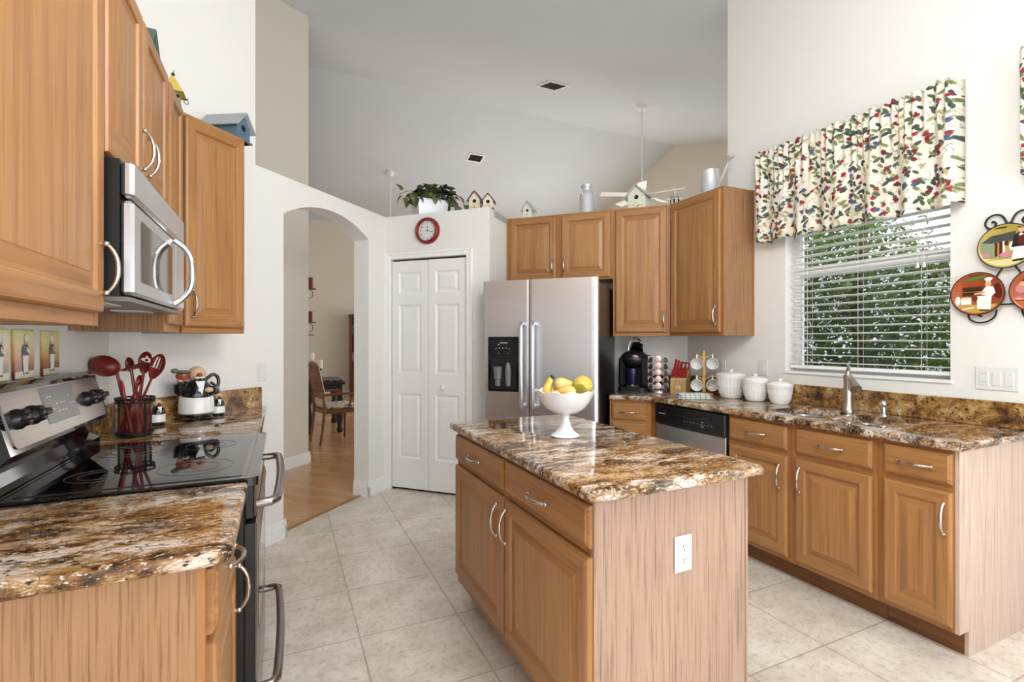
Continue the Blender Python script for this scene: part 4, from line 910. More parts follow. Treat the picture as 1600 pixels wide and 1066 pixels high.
# mug tree
MTX, MTY = 2.955, 2.835
mt = thing('mug_tree', 'wooden mug tree with four pegs in the corner of the counter', 'mug tree', (MTX, MTY, .914))
MB().lathe([(.07, 0), (.07, .012), (.06, .018), (.0001, .019)], 28).build('base', BIRCH, mt)
MB().lathe([(.013, .016), (.013, .335), (.009, .345), (.0001, .348)], 14).build('post', BIRCH, mt)
RGT = Vector((.907, -.421, 0)); FWD = Vector((.421, .907, 0))
mugpos = []
for zz, nm in ((.300, 'upper'), (.135, 'lower')):
    for sg, sd_ in ((-1, 'left'), (1, 'right')):
        p0 = RGT*sg*.011; p1 = RGT*sg*.058-FWD*.012; m = MB(); m.tube([(p0.x, p0.y, zz-.012), (p1.x, p1.y, zz+.012)], .0055, 8); m.build('peg', BIRCH, mt); mugpos.append((sg, sd_, nm, p1, zz))
mugm = None
for sg, sd_, nm, p1, zz in mugpos:
    c_ = Vector((MTX, MTY, .914+zz-.052))+RGT*sg*.060-FWD*.018
    ax = (-FWD+RGT*(-.42)+Vector((0, 0, -.10))).normalized(); up = Vector((0, 0, 1)); up = (up-ax*up.dot(ax)).normalized(); sd3 = ax.cross(up)
    r = thing('mug', 'white ceramic mug hanging at the %s %s of the mug tree' % (nm, sd_), 'mug', tuple(c_-ax*.045), 0, 'white mugs on the mug tree')
    r.rotation_euler = Matrix((up, sd3, ax)).transposed().to_euler() if False else Matrix(((up.x, sd3.x*-1, ax.x), (up.y, sd3.y*-1, ax.y), (up.z, sd3.z*-1, ax.z))).to_euler()
    if mugm is None:
        a = MB().lathe([(.028, 0), (.038, .004), (.042, .02), (.044, .088), (.0435, .09), (.041, .088), (.039, .02), (.034, .008), (.0001, .007)], 28).build('cup', WHITEC, r)
        b = MB().tube([(.042, 0, .022), (.058, 0, .024), (.070, 0, .045), (.066, 0, .068), (.043, 0, .074)], .0055, 8).build('handle', WHITEC, r); mugm = (a.data, b.data)
    else:
        for n_, d_ in zip(('cup', 'handle'), mugm): q = bpy.data.objects.new(n_, d_); COL.objects.link(q); q.parent = r
# canisters
def canister(x, y, R_, h, lab):
    r = thing('canister', lab, 'canister', (x, y, .914), 0, 'white lidded canisters')
    fl_ = lambda a, rr, z, i: (rr*(1-(.03*abs(sin(a*14)) if 1 < i < 6 else 0)), z)
    MB().lathe([(R_*.60, 0), (R_*.66, .004), (R_*.72, h*.06), (R_*.84, h*.3), (R_*.93, h*.6), (R_*.97, h*.86), (R_*.985, h*.9), (R_, h*.93), (R_, h), (R_*.95, h), (R_*.9, h*.5), (.0001, h*.05)], 196, rad=fl_).build('body', WHITEC, r)
    l_ = MB().lathe([(R_*.985, h+.001), (R_*.99, h+.006), (R_*.93, h+.012), (R_*.5, h+.024), (R_*.25, h+.027), (.0001, h+.028)], 40).build('lid', WHITEC, r)
    MB().lathe([(.010, h+.026), (.009, h+.032), (.016, h+.038), (.016, h+.043), (.0001, h+.047)], 16).build('knob', WHITEC, l_)
canister(2.995, 2.612, .106, .165, 'largest white fluted canister, nearest the mug tree')
canister(2.985, 2.400, .087, .145, 'middle sized white fluted canister between two others')
canister(3.008, 2.229, .079, .122, 'smallest white fluted canister, beside the sink')
# towel
TOW = mat('towel_cloth', 'e9ebe6', .9); t_ = NT(TOW); v_ = t_.coord((1, 1, 1)); wv = t_.n('ShaderNodeTexWave'); wv.bands_direction = 'X'; wv.inputs['Scale'].default_value = 9; wv.inputs['Distortion'].default_value = .6; t_.l(v_, wv.inputs[0]); t_.color(t_.ramp(wv.outputs[0], [(.0, '5c7a74'), (.12, 'eef0ec'), (.62, 'eef0ec'), (.72, 'a9bcb6'), (.84, 'e9ebe6')]))
tw = thing('dish_towel', 'folded striped dish towel lying in front of the mug tree', 'towel', (2.755, 2.745, .914), -.55)
for i in range(3):
    m = MB(); nu, nv = 22, 14; vs = []; ww, dd_ = .125-.006*i, .085-.008*i
    for k in (0, 1):
        for j in range(nv+1):
            for q in range(nu+1):
                u, v = -1+2*q/nu, -1+2*j/nv; e = (1-abs(u)**8)*(1-abs(v)**8)
                zz = .0005+.011*i+(.0105*e*(.85+.15*sin(u*7+i)*cos(v*5)) if k else 0); vs.append((u*ww+.006*sin(v*4+i), v*dd_+.004*sin(u*5+i), zz))
    n1 = (nu+1)*(nv+1); fs = [(k*n1+j*(nu+1)+q, k*n1+j*(nu+1)+q+1, k*n1+(j+1)*(nu+1)+q+1, k*n1+(j+1)*(nu+1)+q) for k in (0, 1) for j in range(nv) for q in range(nu)]
    m.add(vs, fs, 0, True); m.build('fold', TOW, tw)

# ------------------------------------------------------------------ island fruit bowl
fbw = thing('fruit_bowl', 'white milk glass pedestal bowl with scalloped rim on the island', 'bowl', (1.122, 1.862, .914))
def scal(a, r, z, i):
    k = .5+.5*cos(a*10); f = max(0, (z-.10)/.1)
    return (r*(1+.022*k*f), z+(.008*(k-.5)*f if z > .17 else 0))
MB().lathe([(.0001, .003), (.058, .0), (.064, .004), (.060, .010), (.042, .022), (.026, .045), (.018, .075), (.017, .09), (.024, .098), (.055, .106), (.085, .125), (.108, .155), (.126, .193), (.131, .202), (.127, .203), (.104, .160), (.078, .132), (.04, .117), (.0001, .114)], 80, rad=scal).build('pedestal_bowl', MILK, fbw)
def fruitmat(n, a, b, c_=None):
    m = mat(n, a, .35, spec=.4); t = NT(m); nz = t.noise(t.coord((1, 1, 1), rnd=True), 16, 4, .6); st = [(.35, a), (.6, b)]+([(.72, c_)] if c_ else []); t.color(t.ramp(nz, st)); return m
PEAR = fruitmat('pear_skin', 'd9b35a', 'e3c47c'); MANGO = fruitmat('apple_skin', 'a9a63c', 'd2b654', 'c0803e'); BAN = fruitmat('banana_skin', 'dfb645', 'e8c766'); STEM = mat('fruit_stem', '3a2c1c', .7)
def pear(name, lab, cat, loc, rot, s_, mt, prof=None):
    r = thing(name, lab, cat, loc); r.rotation_euler = rot
    pr = prof or [(.0001, 0), (.018, .001), (.031, .010), (.037, .026), (.035, .044), (.026, .060), (.019, .074), (.013, .084), (.0001, .088)]
    MB().lathe([(a*s_, b*s_) for a, b in pr], 24).build('flesh', mt, r)
    h = pr[-1][1]*s_; MB().tube([(0, 0, h-.004), (.002, 0, h+.008), (.006, 0, h+.016)], [.0018, .0016, .0022], 6).build('stem', STEM, r)
AP = [(.0001, .006), (.012, .001), (.03, .004), (.043, .024), (.044, .044), (.037, .062), (.02, .072), (.008, .070), (.0001, .064)]
B0 = Vector((1.122, 1.862, 0))
def at(rx, fx, z): return tuple(B0+RGT*rx+FWD*fx+Vector((0, 0, z)))
def lying(name, lab, rx, fx, z, ang, s_, mt, prof=None, tilt=.12):
    """fruit on its side: centre in bowl coordinates, ang = where the stem points (0 = right, 90 = away)"""
    dr = (RGT*cos(radians(ang))+FWD*sin(radians(ang))+Vector((0, 0, tilt))).normalized(); c0 = Vector(at(rx, fx, z))-dr*.036*s_
    q = Vector((0, 0, 1)).rotation_difference(dr); pear(name, lab, 'pear' if name == 'pear' else 'apple', tuple(c0), q.to_euler(), s_, mt, prof)
lying('pear', 'yellow pear lying at the middle back of the bowl', -.012, .012, 1.138, -10, .92, PEAR)
lying('pear', 'pale yellow pear lying at the middle front of the bowl', .008, -.056, 1.110, 168, .88, PEAR)
lying('apple', 'large green and red fruit at the right side of the bowl', .076, -.002, 1.136, 60, 1.0, MANGO, AP, .5)
lying('pear', 'yellow pear low at the left behind the bananas', -.055, .035, 1.098, 100, .8, PEAR)
for i, lab in enumerate(('banana standing up with a dark tip at the left of the bowl', 'second banana leaning behind the first at the left of the bowl')):
    b_ = thing('banana', lab, 'banana', at(-.082+.016*i, -.022+.03*i, 1.075)); P = [(0, 0, 0), (-.006, 0, .03), (-.006, 0, .06), (.004, 0, .083), (.012, 0, .095)]
    b_.rotation_euler = (.1-.15*i, .12-.2*i, -.43); MB().tube(P, [.010, .018, .018, .011, .006], 8).build('peel', BAN, b_); MB().tube([(.012, 0, .093), (.017, 0, .106)], [.0065, .005], 6).build('tip', STEM, b_)
lying('pear', 'yellow pear low between the bananas and the front pear', -.042, -.045, 1.092, 200, .8, PEAR)

# ------------------------------------------------------------------ left counter: utensils and chef figures
CX, CY = -.592, 2.668
cr = thing('utensil_crock', 'black wire caddy with glass liner holding red utensils beyond the stove', 'utensil holder', (CX, CY, .914))
m = MB()
for i in range(4):
    a = pi/4+i*pi/2; m.tube([(.066*cos(a), .066*sin(a), .0), (.066*cos(a), .066*sin(a), .17)], .0045, 6)
m.build('frame_post', IRON, cr)
for z, r_ in ((.016, .067), (.150, .069), (.168, .071)):
    m = MB(); m.tube([(r_*cos(2*pi*i/28), r_*sin(2*pi*i/28), z) for i in range(28)], .004, 6, closed=True); m.build('hoop', IRON, cr)
for i in range(10):
    a = 2*pi*i/10; m = MB(); m.tube([((.069)*cos(a)+.010*cos(t)*-sin(a), .069*sin(a)+.010*cos(t)*cos(a), .159+.008*sin(t)) for t in [2*pi*k/10 for k in range(10)]], .0022, 5, closed=True); m.build('scroll', IRON, cr)
GLS = mat('smoked_glass', '5a1a18', .05, trans=.0); GLS.node_tree.nodes['Principled BSDF'].inputs['Alpha'].default_value = .45
MB().lathe([(.058, .012), (.061, .016), (.061, .148)], 28, caps=False).build('glass_liner', GLS, cr)
MB().lathe([(.0001, .008), (.064, .008), (.064, .014), (.0001, .014)], 28, smooth=False).build('base_plate', IRON, cr)
def utensil(name, lab, base, top, head):
    """handle from base to top (camera-aligned offsets), then a head mesh"""
    w3 = lambda p: Vector((CX, CY, .914))+RGT*p[0]+FWD*p[1]+Vector((0, 0, p[2]))
    A, B = w3(base), w3(top); r = thing(name, lab, 'utensil', tuple(A), 0, 'red utensils in the caddy'); d = B-A; m = MB(); m.tube([(0, 0, 0), d*.5, d], [.0095, .008, .0065], 8, flat=.7); m.build('handle', RED, r)
    z_ = d.normalized(); x_ = (RGT-z_*RGT.dot(z_)).normalized(); y_ = z_.cross(x_)
    M = Matrix(((x_.x, y_.x, z_.x, d.x), (x_.y, y_.y, z_.y, d.y), (x_.z, y_.z, z_.z, d.z), (0, 0, 0, 1)))
    m = MB(); head(m, M); o = m.build('head', RED, r); return o
def spoonhead(w_, h, dep=.012, slots=None):
    def f(m, M):
        nu, nv = 16, 20; vs = []
        for j in range(nv+1):
            v = j/nv; wd = w_*sin(pi*min(1, v*.97+.03))**.55*(0.75+.25*v)
            for i in range(nu+1):
                u = -1+2*i/nu; vs.append((u*wd, dep*(u*u-1)*sin(pi*v)*-1, -.012+h*v))
        fs = []
        for j in range(nv):
            for i in range(nu):
                u, v = (-1+2*(i+.5)/nu), (j+.5)/nv
                if slots and slots(u, v): continue
                a = j*(nu+1)+i; fs.append((a, a+1, a+nu+2, a+nu+1))
        m.add(vs, fs, 0, True, M)
    return f
holes = lambda u, v: any((u-a)**2*.6+((v-b)*2)**2 < .035 for a, b in ((-.45, .62), (0, .72), (.42, .60), (-.2, .45), (.2, .46)))
slits = lambda u, v: .42 < v < .86 and int((u+.8)/.2) % 2 == 1 and abs(u) < .62
def ladlehead(m, M):
    Tm = M @ Matrix.Translation((-.028, -.02, .018)) @ Matrix.Rotation(radians(-62), 4, 'Y')
    m.ball((0, 0, 0), (.045, .044, .062), 24, 12, 0, Tm)
utensil('ladle', 'large red ladle with its round bowl turned left over the stove', (.0, -.02, .02), (-.058, -.035, .30), ladlehead)
def ladlehead2(m, M): pass
so = lambda o: o.modifiers.new('s', 'SOLIDIFY').__setattr__('thickness', .0035)
so(utensil('slotted_spoon', 'dark red spoon with round holes at the back of the caddy', (-.02, .02, .02), (.016, .03, .285), spoonhead(.038, .10, .012, holes)))
so(utensil('slotted_spoon', 'dark red slotted turner spoon with long slits at the right of the caddy', (-.03, .0, .02), (.062, .02, .262), spoonhead(.040, .118, .010, slits)))
so(utensil('serving_spoon', 'dark red spoon behind the large ladle', (.03, .02, .02), (-.050, .04, .29), spoonhead(.024, .07)))
def turner(m, M): 
    m.add([(x, y, z) for y in (-.0018, .0018) for x, z in ((-.012, -.01), (.012, -.01), (.026, .03), (.03, .11), (-.03, .115), (-.024, .03))], [(0, 1, 2, 3, 4, 5), (11, 10, 9, 8, 7, 6)]+[(i, (i+1) % 6, 6+(i+1) % 6, 6+i) for i in range(6)], 0, False, M @ Matrix.Rotation(radians(80), 4, 'Y') @ Matrix.Rotation(radians(78), 4, 'Z') @ Matrix.Translation((0, 0, -.03)))
utensil('spatula', 'red spatula lying sideways across the top of the other utensils', (.035, -.015, .02), (.005, -.03, .30), turner)
so(utensil('pasta_server', 'red spoon leaning right in front of the slotted turner', (-.04, -.03, .02), (.036, -.03, .235), spoonhead(.016, .05)))
m_ = utensil('tongs', 'bright red tongs standing in the middle of the caddy', (.01, -.03, .02), (-.022, -.04, .21), lambda m, M: m.ball((0, 0, .01), (.008, .006, .03), 10, 8, 0, M)); m_.data.materials[0] = REDP
PINK = mat('figurine_skin', 'd6b391', .25); JKT = mat('figurine_black', '141416', .15, coat=.4); APR = mat('figurine_white', 'ecebe8', .15, coat=.4); HATG = mat('figurine_green', '5c6650', .3); NOSE = mat('figurine_red', '9a4a30', .25)
def chef(name, lab, loc, s_, cat, arm=True, rot=0):
    r = thing(name, lab, cat, loc, rot); L = lambda pr: [(a*s_, b*s_) for a, b in pr]; B = lambda c_, rr, mt, nm, rt=None: MB().ball(tuple(x*s_ for x in c_), tuple(x*s_ for x in rr), 18, 12, rot=rt).build(nm, mt, r)
    m = MB()
    for sg in (-1, 1): m.ball((sg*.032*s_, -.022*s_, .012*s_), (.034*s_, .046*s_, .0135*s_), 14, 8)
    m.lathe(L([(.052, .006), (.058, .02), (.055, .045), (.0001, .046)]), 20); m.build('shoes', JKT, r)
    MB().lathe(L([(.068, .032), (.079, .040), (.077, .085), (.072, .125), (.055, .15), (.0001, .155)]), 26).build('apron', APR, r)
    MB().lathe(L([(.073, .128), (.074, .135), (.066, .16), (.05, .187), (.03, .2), (.0001, .203)]), 26, rad=lambda a, rr, z, i: (rr*1.03, z+(-.012*s_*abs(cos(a*1.0+pi/2)) if i < 2 else 0))).build('jacket', JKT, r)
    m = MB(); m.add([(x*s_, y*s_, z*s_) for x, y, z in ((-.02, -.055, .196), (.022, -.055, .196), (.002, -.079, .128))], [(0, 1, 2)]); m.build('shirt_front', APR, r)
    B((0, -.004, .228), (.040, .042, .040), PINK, 'head'); B((0, -.045, .226), (.014, .016, .012), NOSE, 'nose')
    m = MB()
    for sg in (-1, 1): m.ball((sg*.012*s_, -.05*s_, .202*s_), (.012*s_, .005*s_, .008*s_), 10, 6)
    m.build('bow_tie', JKT, r)
    m = MB()
    for sg in (-1, 1): m.ball((sg*.011*s_, -.052*s_, .213*s_), (.013*s_, .006*s_, .005*s_), 10, 6)
    m.build('moustache', JKT if not arm else APR, r)
    if arm:
        m = MB(); m.tube(smooth([tuple(x*s_ for x in p) for p in ((-.045, -.005, .18), (-.078, -.025, .152), (-.084, -.035, .19))]), .0245*s_, 12); m.build('arm', JKT, r)
        m = MB(); m.tube(smooth([tuple(x*s_ for x in p) for p in ((.05, -.01, .175), (.078, -.03, .145), (.045, -.066, .15))]), .021*s_, 12); m.build('arm', JKT, r)
        B((.035, -.07, .152), (.02, .014, .014), PINK, 'hand')
        m = MB(); m.tube(smooth([tuple(x*s_ for x in p) for p in ((.045, .02, .195), (.078, .02, .222), (.102, .02, .208), (.106, .02, .175), (.092, .02, .148), (.062, .02, .138))]), .0085*s_, 10); m.build('handle', JKT, r)
        MB().lathe(L([(.0001, 0), (.024, .002), (.033, .018), (.030, .03), (.0001, .032)]), 18, tuple(x*s_ for x in (-.066, -.03, .205))).build('held_pot', NOSE, r)
        m = MB(); m.ball(tuple(x*s_ for x in (-.066, -.03, .243)), (.036*s_, .026*s_, .009*s_), 14, 8); m.ball(tuple(x*s_ for x in (-.100, -.03, .250)), (.018*s_, .012*s_, .012*s_), 10, 6); m.build('garnish', HATG, r)
        B((-.078, -.03, .205), (.014, .018, .014), PINK, 'hand')
    return r
chef('chef_pitcher', 'large ceramic chef pitcher in a black jacket and white apron carrying a pot', (-.418, 3.075, .914), 1.06, 'figurine', True, .42)
chef('chef_shaker', 'small squat ceramic chef right of the red utensils', (-.568, 2.955, .914), .48, 'figurine', False, .62)
chef('chef_shaker', 'small upright ceramic chef at the right side of the large chef pitcher', (-.333, 3.190, .914), .48, 'figurine', False, .45)
# ------------------------------------------------------------------ things on the plant ledge and on top of the cabinets
pp = thing('potted_plant', 'trailing green pothos in a galvanized tin planter on the ledge above the clock', 'plant', (1.11, 4.405, 2.451))
m = MB(); T_ = [(-.0, 0), (.28, 0), (.28, .25), (0, .25)]; o1 = [(x+(x-.14)*.04, y+(y-.125)*.04) for x, y in T_]
vs = [(x+(.14-x)*.10, y+(.125-y)*.10, 0) for x, y in T_]+[(x, y, .185) for x, y in o1]+[(x, y, .185) for x, y in inset(o1, .008)]+[(x, y, .15) for x, y in inset(o1, .012)]
m.add(vs, [(3, 2, 1, 0)]+[(k*4+j, k*4+(j+1) % 4, k*4+4+(j+1) % 4, k*4+4+j) for k in range(3) for j in range(4)]+[(12, 13, 14, 15)])
m.tube([(x, y, .183) for x, y in o1], .006, 6, closed=True); m.build('planter', GALV, pp)
random.seed(3)
def leaf(m, p, az, tilt, L, roll=0):
    M = Matrix.Translation(p) @ Matrix.Rotation(az, 4, 'Z') @ Matrix.Rotation(tilt, 4, 'Y') @ Matrix.Rotation(roll, 4, 'X'); w_ = L*.40
    P = [(0, 0, 0), (-.08*L, .45*w_, .0), (.1*L, w_, .006), (.45*L, .85*w_, .004), (L, 0, -.018), (.45*L, -.85*w_, .004), (.1*L, -w_, .006), (-.08*L, -.45*w_, 0)]
    vs = [(x, y, z+abs(y)*.25) for x, y, z in P]+[(.45*L, 0, 0)]; m.add(vs, [(0, 1, 2, 8), (8, 2, 3), (8, 3, 4), (8, 4, 5), (8, 5, 6), (0, 8, 6, 7)], 0, True, M)
m = MB()
for k in range(190):
    x, y = random.uniform(.0, .28), random.uniform(.0, .25); rr = ((x-.14)/.14)**2
    z = .17+random.uniform(0, .165)*(1-.55*rr); leaf(m, (x+(x-.14)*.45+.02, y+(y-.12)*.4-.02, z), random.uniform(0, 6.28), random.uniform(-.5, .9), random.uniform(.06, .095), random.uniform(-.5, .5))
fo = m.build('foliage', LEAF, pp); fo['kind'] = 'stuff'
def vine(P, leaves):
    m = MB(); m.tube(P, .0028, 5); v = m.build('vine', LEAF, pp)
    for i, (p, az, tl, L) in enumerate(leaves): mm = MB(); leaf(mm, p, az, tl, L); mm.build('leaf', LEAF, v)
vine([(.0, .0, .19), (-.06, .0, .235), (-.12, .02, .225), (-.165, .03, .20)], [((-.15, .02, .235), 3.4, -.9, .075), ((-.15, .02, .175), 3.0, .9, .085), ((-.11, 0, .16), 4.2, 1.0, .07), ((-.05, -.03, .20), 4.4, 1.2, .10), ((-.03, -.04, .16), 4.2, 1.3, .09)])
vine([(.27, .0, .19), (.33, -.06, .20), (.40, -.14, .15), (.45, -.20, .10), (.50, -.26, .11)], [((.31, -.05, .17), 5.3, 1.1, .10), ((.36, -.10, .20), 5.6, .9, .085), ((.40, -.15, .12), 5.0, 1.2, .10), ((.44, -.20, .12), 5.6, .4, .085), ((.47, -.24, .09), 5.5, -.3, .08), ((.34, -.09, .11), 4.9, 1.2, .09), ((.27, -.03, .24), 5.9, -.2, .08)])
vine([(.2, .1, .24), (.30, .06, .27), (.36, .02, .255)], [((.30, .05, .265), 5.6, .1, .08), ((.34, .02, .25), 5.6, .2, .07)])

def birdhouse(name, lab, loc, rz, w_, d_, hw, hp, walls, roof, over=.014, hole=.016, extras=None):
    """gabled birdhouse: front gable faces -y"""
    r = thing(name, lab, 'birdhouse', loc, rz); m = MB(); h = w_/2
    pts = [(-h, 0), (h, 0), (h, hw), (0, hp), (-h, hw)]; m.add([(x, -d_/2, z) for x, z in pts]+[(x, d_/2, z) for x, z in pts], [(0, 1, 2, 3, 4), (9, 8, 7, 6, 5)]+[(i, (i+1) % 5, 5+(i+1) % 5, 5+i) for i in range(5)]); m.build('house_body', walls, r)
    sl_ = math.atan2(hp-hw, h); L = (h+over)/cos(sl_)
    m = MB()
    for sg in (-1, 1):
        M = Matrix.Translation((0, 0, hp+.001)) @ Matrix.Rotation(sg*sl_, 4, 'Y'); m.box(0 if sg > 0 else -L, -d_/2-over, 0, L if sg > 0 else 0, d_/2+over, .006, 0, 0, M)
    m.build('roof', roof, r)
    MB().lathe([(hole, 0), (hole, .0015), (.0001, .0015)], 16, M=Matrix.Translation((0, -d_/2, hw*.82)) @ KX).build('entrance_hole', GAP, r)
    MB().tube([(0, -d_/2, hw*.42), (0, -d_/2-.022, hw*.42)], .003, 6).build('perch', walls, r)
    MB().box(-h-.008, -d_/2-.012, -.0, h+.008, d_/2+.012, .008).build('base', walls, r)
    if extras: extras(r)
    return r
IVORY = mat('birdhouse_ivory', 'ded7c6', .7); REDRF = mat('birdhouse_red_roof', '6d2f2c', .6); SAGEB = mat('birdhouse_sage', 'd9dccb', .7); TINR = mat('birdhouse_tin_roof', 'c3c7c6', .45, .4); YEL = mat('birdhouse_yellow', 'd9bf5a', .6); YELD = mat('birdhouse_olive', '9a9a66', .7); GREENR = mat('birdhouse_green_roof', '4f6a5f', .55); BLUEB = mat('birdhouse_blue', '5b7286', .65); GREYR = mat('birdhouse_grey_roof', 'a9adb0', .6); FLW = mat('painted_flowers', 'd8b45c', .7)
def flowers(w_, d_):
    def f(r):
        m = MB()
        for k in range(12): m.ball((random.uniform(-w_/2, w_/2), -d_/2-.002, random.uniform(.008, .035)), (.006, .003, .006), 8, 6)
        q = m.build('painted_flowers', FLW, r); q['kind'] = 'stuff'
    return f
birdhouse('birdhouse', 'taller of two ivory birdhouses with dark red roofs on the pantry ledge', UV(-1.752, 3.88, 2.451), RD+.12, .098, .075, .095, .160, IVORY, REDRF, extras=flowers(.08, .075))
birdhouse('birdhouse', 'shorter of two ivory birdhouses with dark red roofs, at the corner of the pantry ledge', UV(-1.622, 3.852, 2.451), RD+.3, .085, .075, .065, .118, IVORY, REDRF, extras=flowers(.08, .075))
birdhouse('birdhouse', 'small pale sage birdhouse above the left door of the fridge cabinet', UV(-1.395, 4.26, 2.441), RD-.05, .085, .08, .085, .150, SAGEB, TINR, .016, .012)
birdhouse('birdhouse', 'wide white birdhouse with tin roof and yellow flowers above the tall fridge side cabinet', UV(-.42, 4.29, 2.441), RD-.25, .15, .14, .115, .19, SAGEB, TINR, .03, .018, flowers(.16, .14))
lt = thing('birdhouse', 'small round birdhouse with domed roof in the corner above the cabinets', 'birdhouse', UV(-.135, 4.30, 2.441))
MB().lathe([(.045, 0), (.045, .012), (.036, .014), (.036, .07), (.034, .075)], 12).build('house_body', SAGEB, lt); MB().lathe([(.066, .074), (.055, .092), (.03, .105), (.012, .112), (.012, .128), (.0001, .134)], 16).build('roof', TINR, lt)
m = MB()
for i in range(6): a = pi/3*i-.9; m.box(-.007, -.002, .03, .007, .002, .062, 0, 0, Matrix.Rotation(a, 4, 'Z') @ Matrix.Translation((0, -.0355, 0)))
q = m.build('openings', GAP, lt); q['kind'] = 'stuff'
mc = thing('milk_can', 'small galvanized milk can on top of the fridge cabinet', 'milk can', UV(-.872, 4.30, 2.441))
MB().lathe([(.062, 0), (.064, .006), (.064, .012), (.062, .016), (.062, .165), (.056, .185), (.040, .205), (.037, .225), (.042, .235), (.050, .25), (.051, .26), (.046, .262), (.040, .24)], 28).build('can_body', GALV, mc)
for sg in (-1, 1): MB().tube([(sg*.042, -.02, .205), (sg*.066, -.02, .215), (sg*.062, -.02, .185), (sg*.058, -.02, .17)], .004, 6).build('handle', GALV, mc)
wc = thing('watering_can', 'galvanized watering can on top of the corner cabinet', 'watering can', (3.0, 2.815, 2.441), -.15)
MB().lathe([(.072, 0), (.074, .004), (.074, .02), (.071, .024), (.067, .19), (.070, .2), (.070, .206), (.064, .206), (.064, .19)], 28).build('can_body', GALV, wc)
MB().tube([(0, -.068, .035), (0, -.10, .07), (0, -.16, .15), (0, -.20, .215)], [.016, .013, .010, .009], 10).build('spout', GALV, wc)
MB().lathe([(.009, 0), (.012, .015), (.034, .05), (.034, .054), (.0001, .058)], 18, M=Matrix.Translation((0, -.195, .207)) @ Matrix.Rotation(radians(38), 4, 'X')).build('rose', GALV, wc)
MB().tube(smooth([(0, .066, .17), (0, .10, .175), (0, .122, .14), (0, .118, .08), (0, .10, .035), (0, .072, .03)]), .006, 8).build('handle', GALV, wc)
MB().tube([(-.02, -.062, .20), (-.02, -.085, .195), (-.01, -.095, .16), (0, -.105, .08)], .004, 6).build('brace', GALV, wc)
# left cabinet tops
birdhouse('birdhouse', 'green roofed birdhouse on top of the cabinet above the microwave', (-.585, 2.49, 2.441), RL, .16, .14, .085, .185, IVORY, GREENR, .035, .015)
yb = thing('birdhouse', 'little birdhouse with a steep yellow roof and wire curls above the narrow cabinet', 'birdhouse', (-.475, 2.80, 2.441), RC)
MB().lathe([(.03, 0), (.034, .01), (.030, .05), (.034, .075)], 16).build('house_body', YELD, yb)
MB().lathe([(.070, .064), (.066, .068), (.006, .150), (.0001, .154)], 4, smooth=False).build('roof', YEL, yb)
m = MB(); m.ball((0, 0, .158), (.008, .008, .008), 10, 6); m.tube([(0, 0, .158), (.004, 0, .18)], .0015, 5); m.build('finial', IRON, yb)
m = MB(); m.tube([(.05+.011*cos(2*pi*i/14), -.02, .046+.011*sin(2*pi*i/14)) for i in range(15)], .0018, 5); m.tube([(.06, -.02, .065), (.05, -.02, .057)], .0018, 5); m.build('wire_curl', IRON, yb)
MB().lathe([(.008, 0), (.008, .002), (.0001, .002)], 12, M=Matrix.Translation((0, -.033, .05)) @ KX).build('entrance_hole', GAP, yb)
birdhouse('birdhouse', 'blue birdhouse with ribbed grey roof on the angled corner cabinet', UV(-2.43, 2.03, 2.441), 1.05, .115, .19, .085, .15, BLUEB, GREYR, .022, .018)

# ------------------------------------------------------------------ ceiling fittings
def vent(lab, cx_, cy_, sx, sy, slope):
    z = zc(cy_); r = thing('ceiling_vent', lab, 'vent', (cx_, cy_, z-.003)); r.rotation_euler = (math.atan(slope), 0, 0)
    f = MB()
    for q in ((-sx, -sy, sx, -sy+.03), (-sx, sy-.03, sx, sy), (-sx, -sy+.03, -sx+.03, sy-.03), (sx-.03, -sy+.03, sx, sy-.03)): f.box(q[0], q[1], -.012, q[2], q[3], 0)
    f.build('frame', TRIM, r); MB().box(-sx+.02, -sy+.02, -.004, sx-.02, sy-.02, -.001).build('backing', GAP, r)
    n_ = 7
    for i in range(n_):
        y = -sy+.04+(2*sy-.08)*i/(n_-1); m = MB(); m.box(-sx+.03, -.011, -.001, sx-.03, .011, .001, 0, 0, Matrix.Translation((0, y, -.009)) @ Matrix.Rotation(radians(40), 4, 'X')); m.build('louver', mat('vent_grey', '8c8c8d', .5), r)
vent('upper ceiling vent on the near slope above the fridge', 3.46, 6.08, .16, .20, .29)
vent('lower ceiling vent on the far slope above the plant', 3.62, 9.60, .17, .13, -.31)
def fan(lab, x, y, drop, ang, n_=5, seen=True):
    z = zc(y); r = thing('ceiling_fan', lab, 'ceiling fan', (x, y, z)); FW = mat('fan_white', 'f2f2f1', .4)
    MB().lathe([(.085, .03), (.085, -.02), (.06, -.06), (.03, -.075), (.0001, -.076)], 20).build('canopy', FW, r)
    MB().tube([(0, 0, -.06), (0, 0, -drop)], .016, 10).build('downrod', FW, r)
    MB().lathe([(.03, -drop+.05), (.06, -drop+.03), (.11, -drop), (.115, -drop-.07), (.07, -drop-.11), (.05, -drop-.15), (.0001, -drop-.16)], 24).build('motor', FW, r)
    for i in range(n_):
        a = ang+2*pi*i/n_; M = Matrix.Rotation(a, 4, 'Z') @ Matrix.Translation((0, 0, -drop-.03)) @ Matrix.Rotation(radians(12), 4, 'X'); m = MB()
        m.prism(rounded([(.17, -.055), (.64, -.07), (.64, .07), (.17, .055)], .03), -.004, .004, 0, M); b_ = m.build('blade', FW, r)
        m = MB(); m.box(.09, -.014, -.004, .24, .014, .0035, 0, 0, M); m.build('blade_arm', FW, b_)
fan('white ceiling fan on a long rod seen above the fridge cabinets', 4.963, 5.98, 1.33, .25)
fan('white ceiling fan whose rod hangs behind the trailing plant', 2.042, 10.468, 1.30, .6)

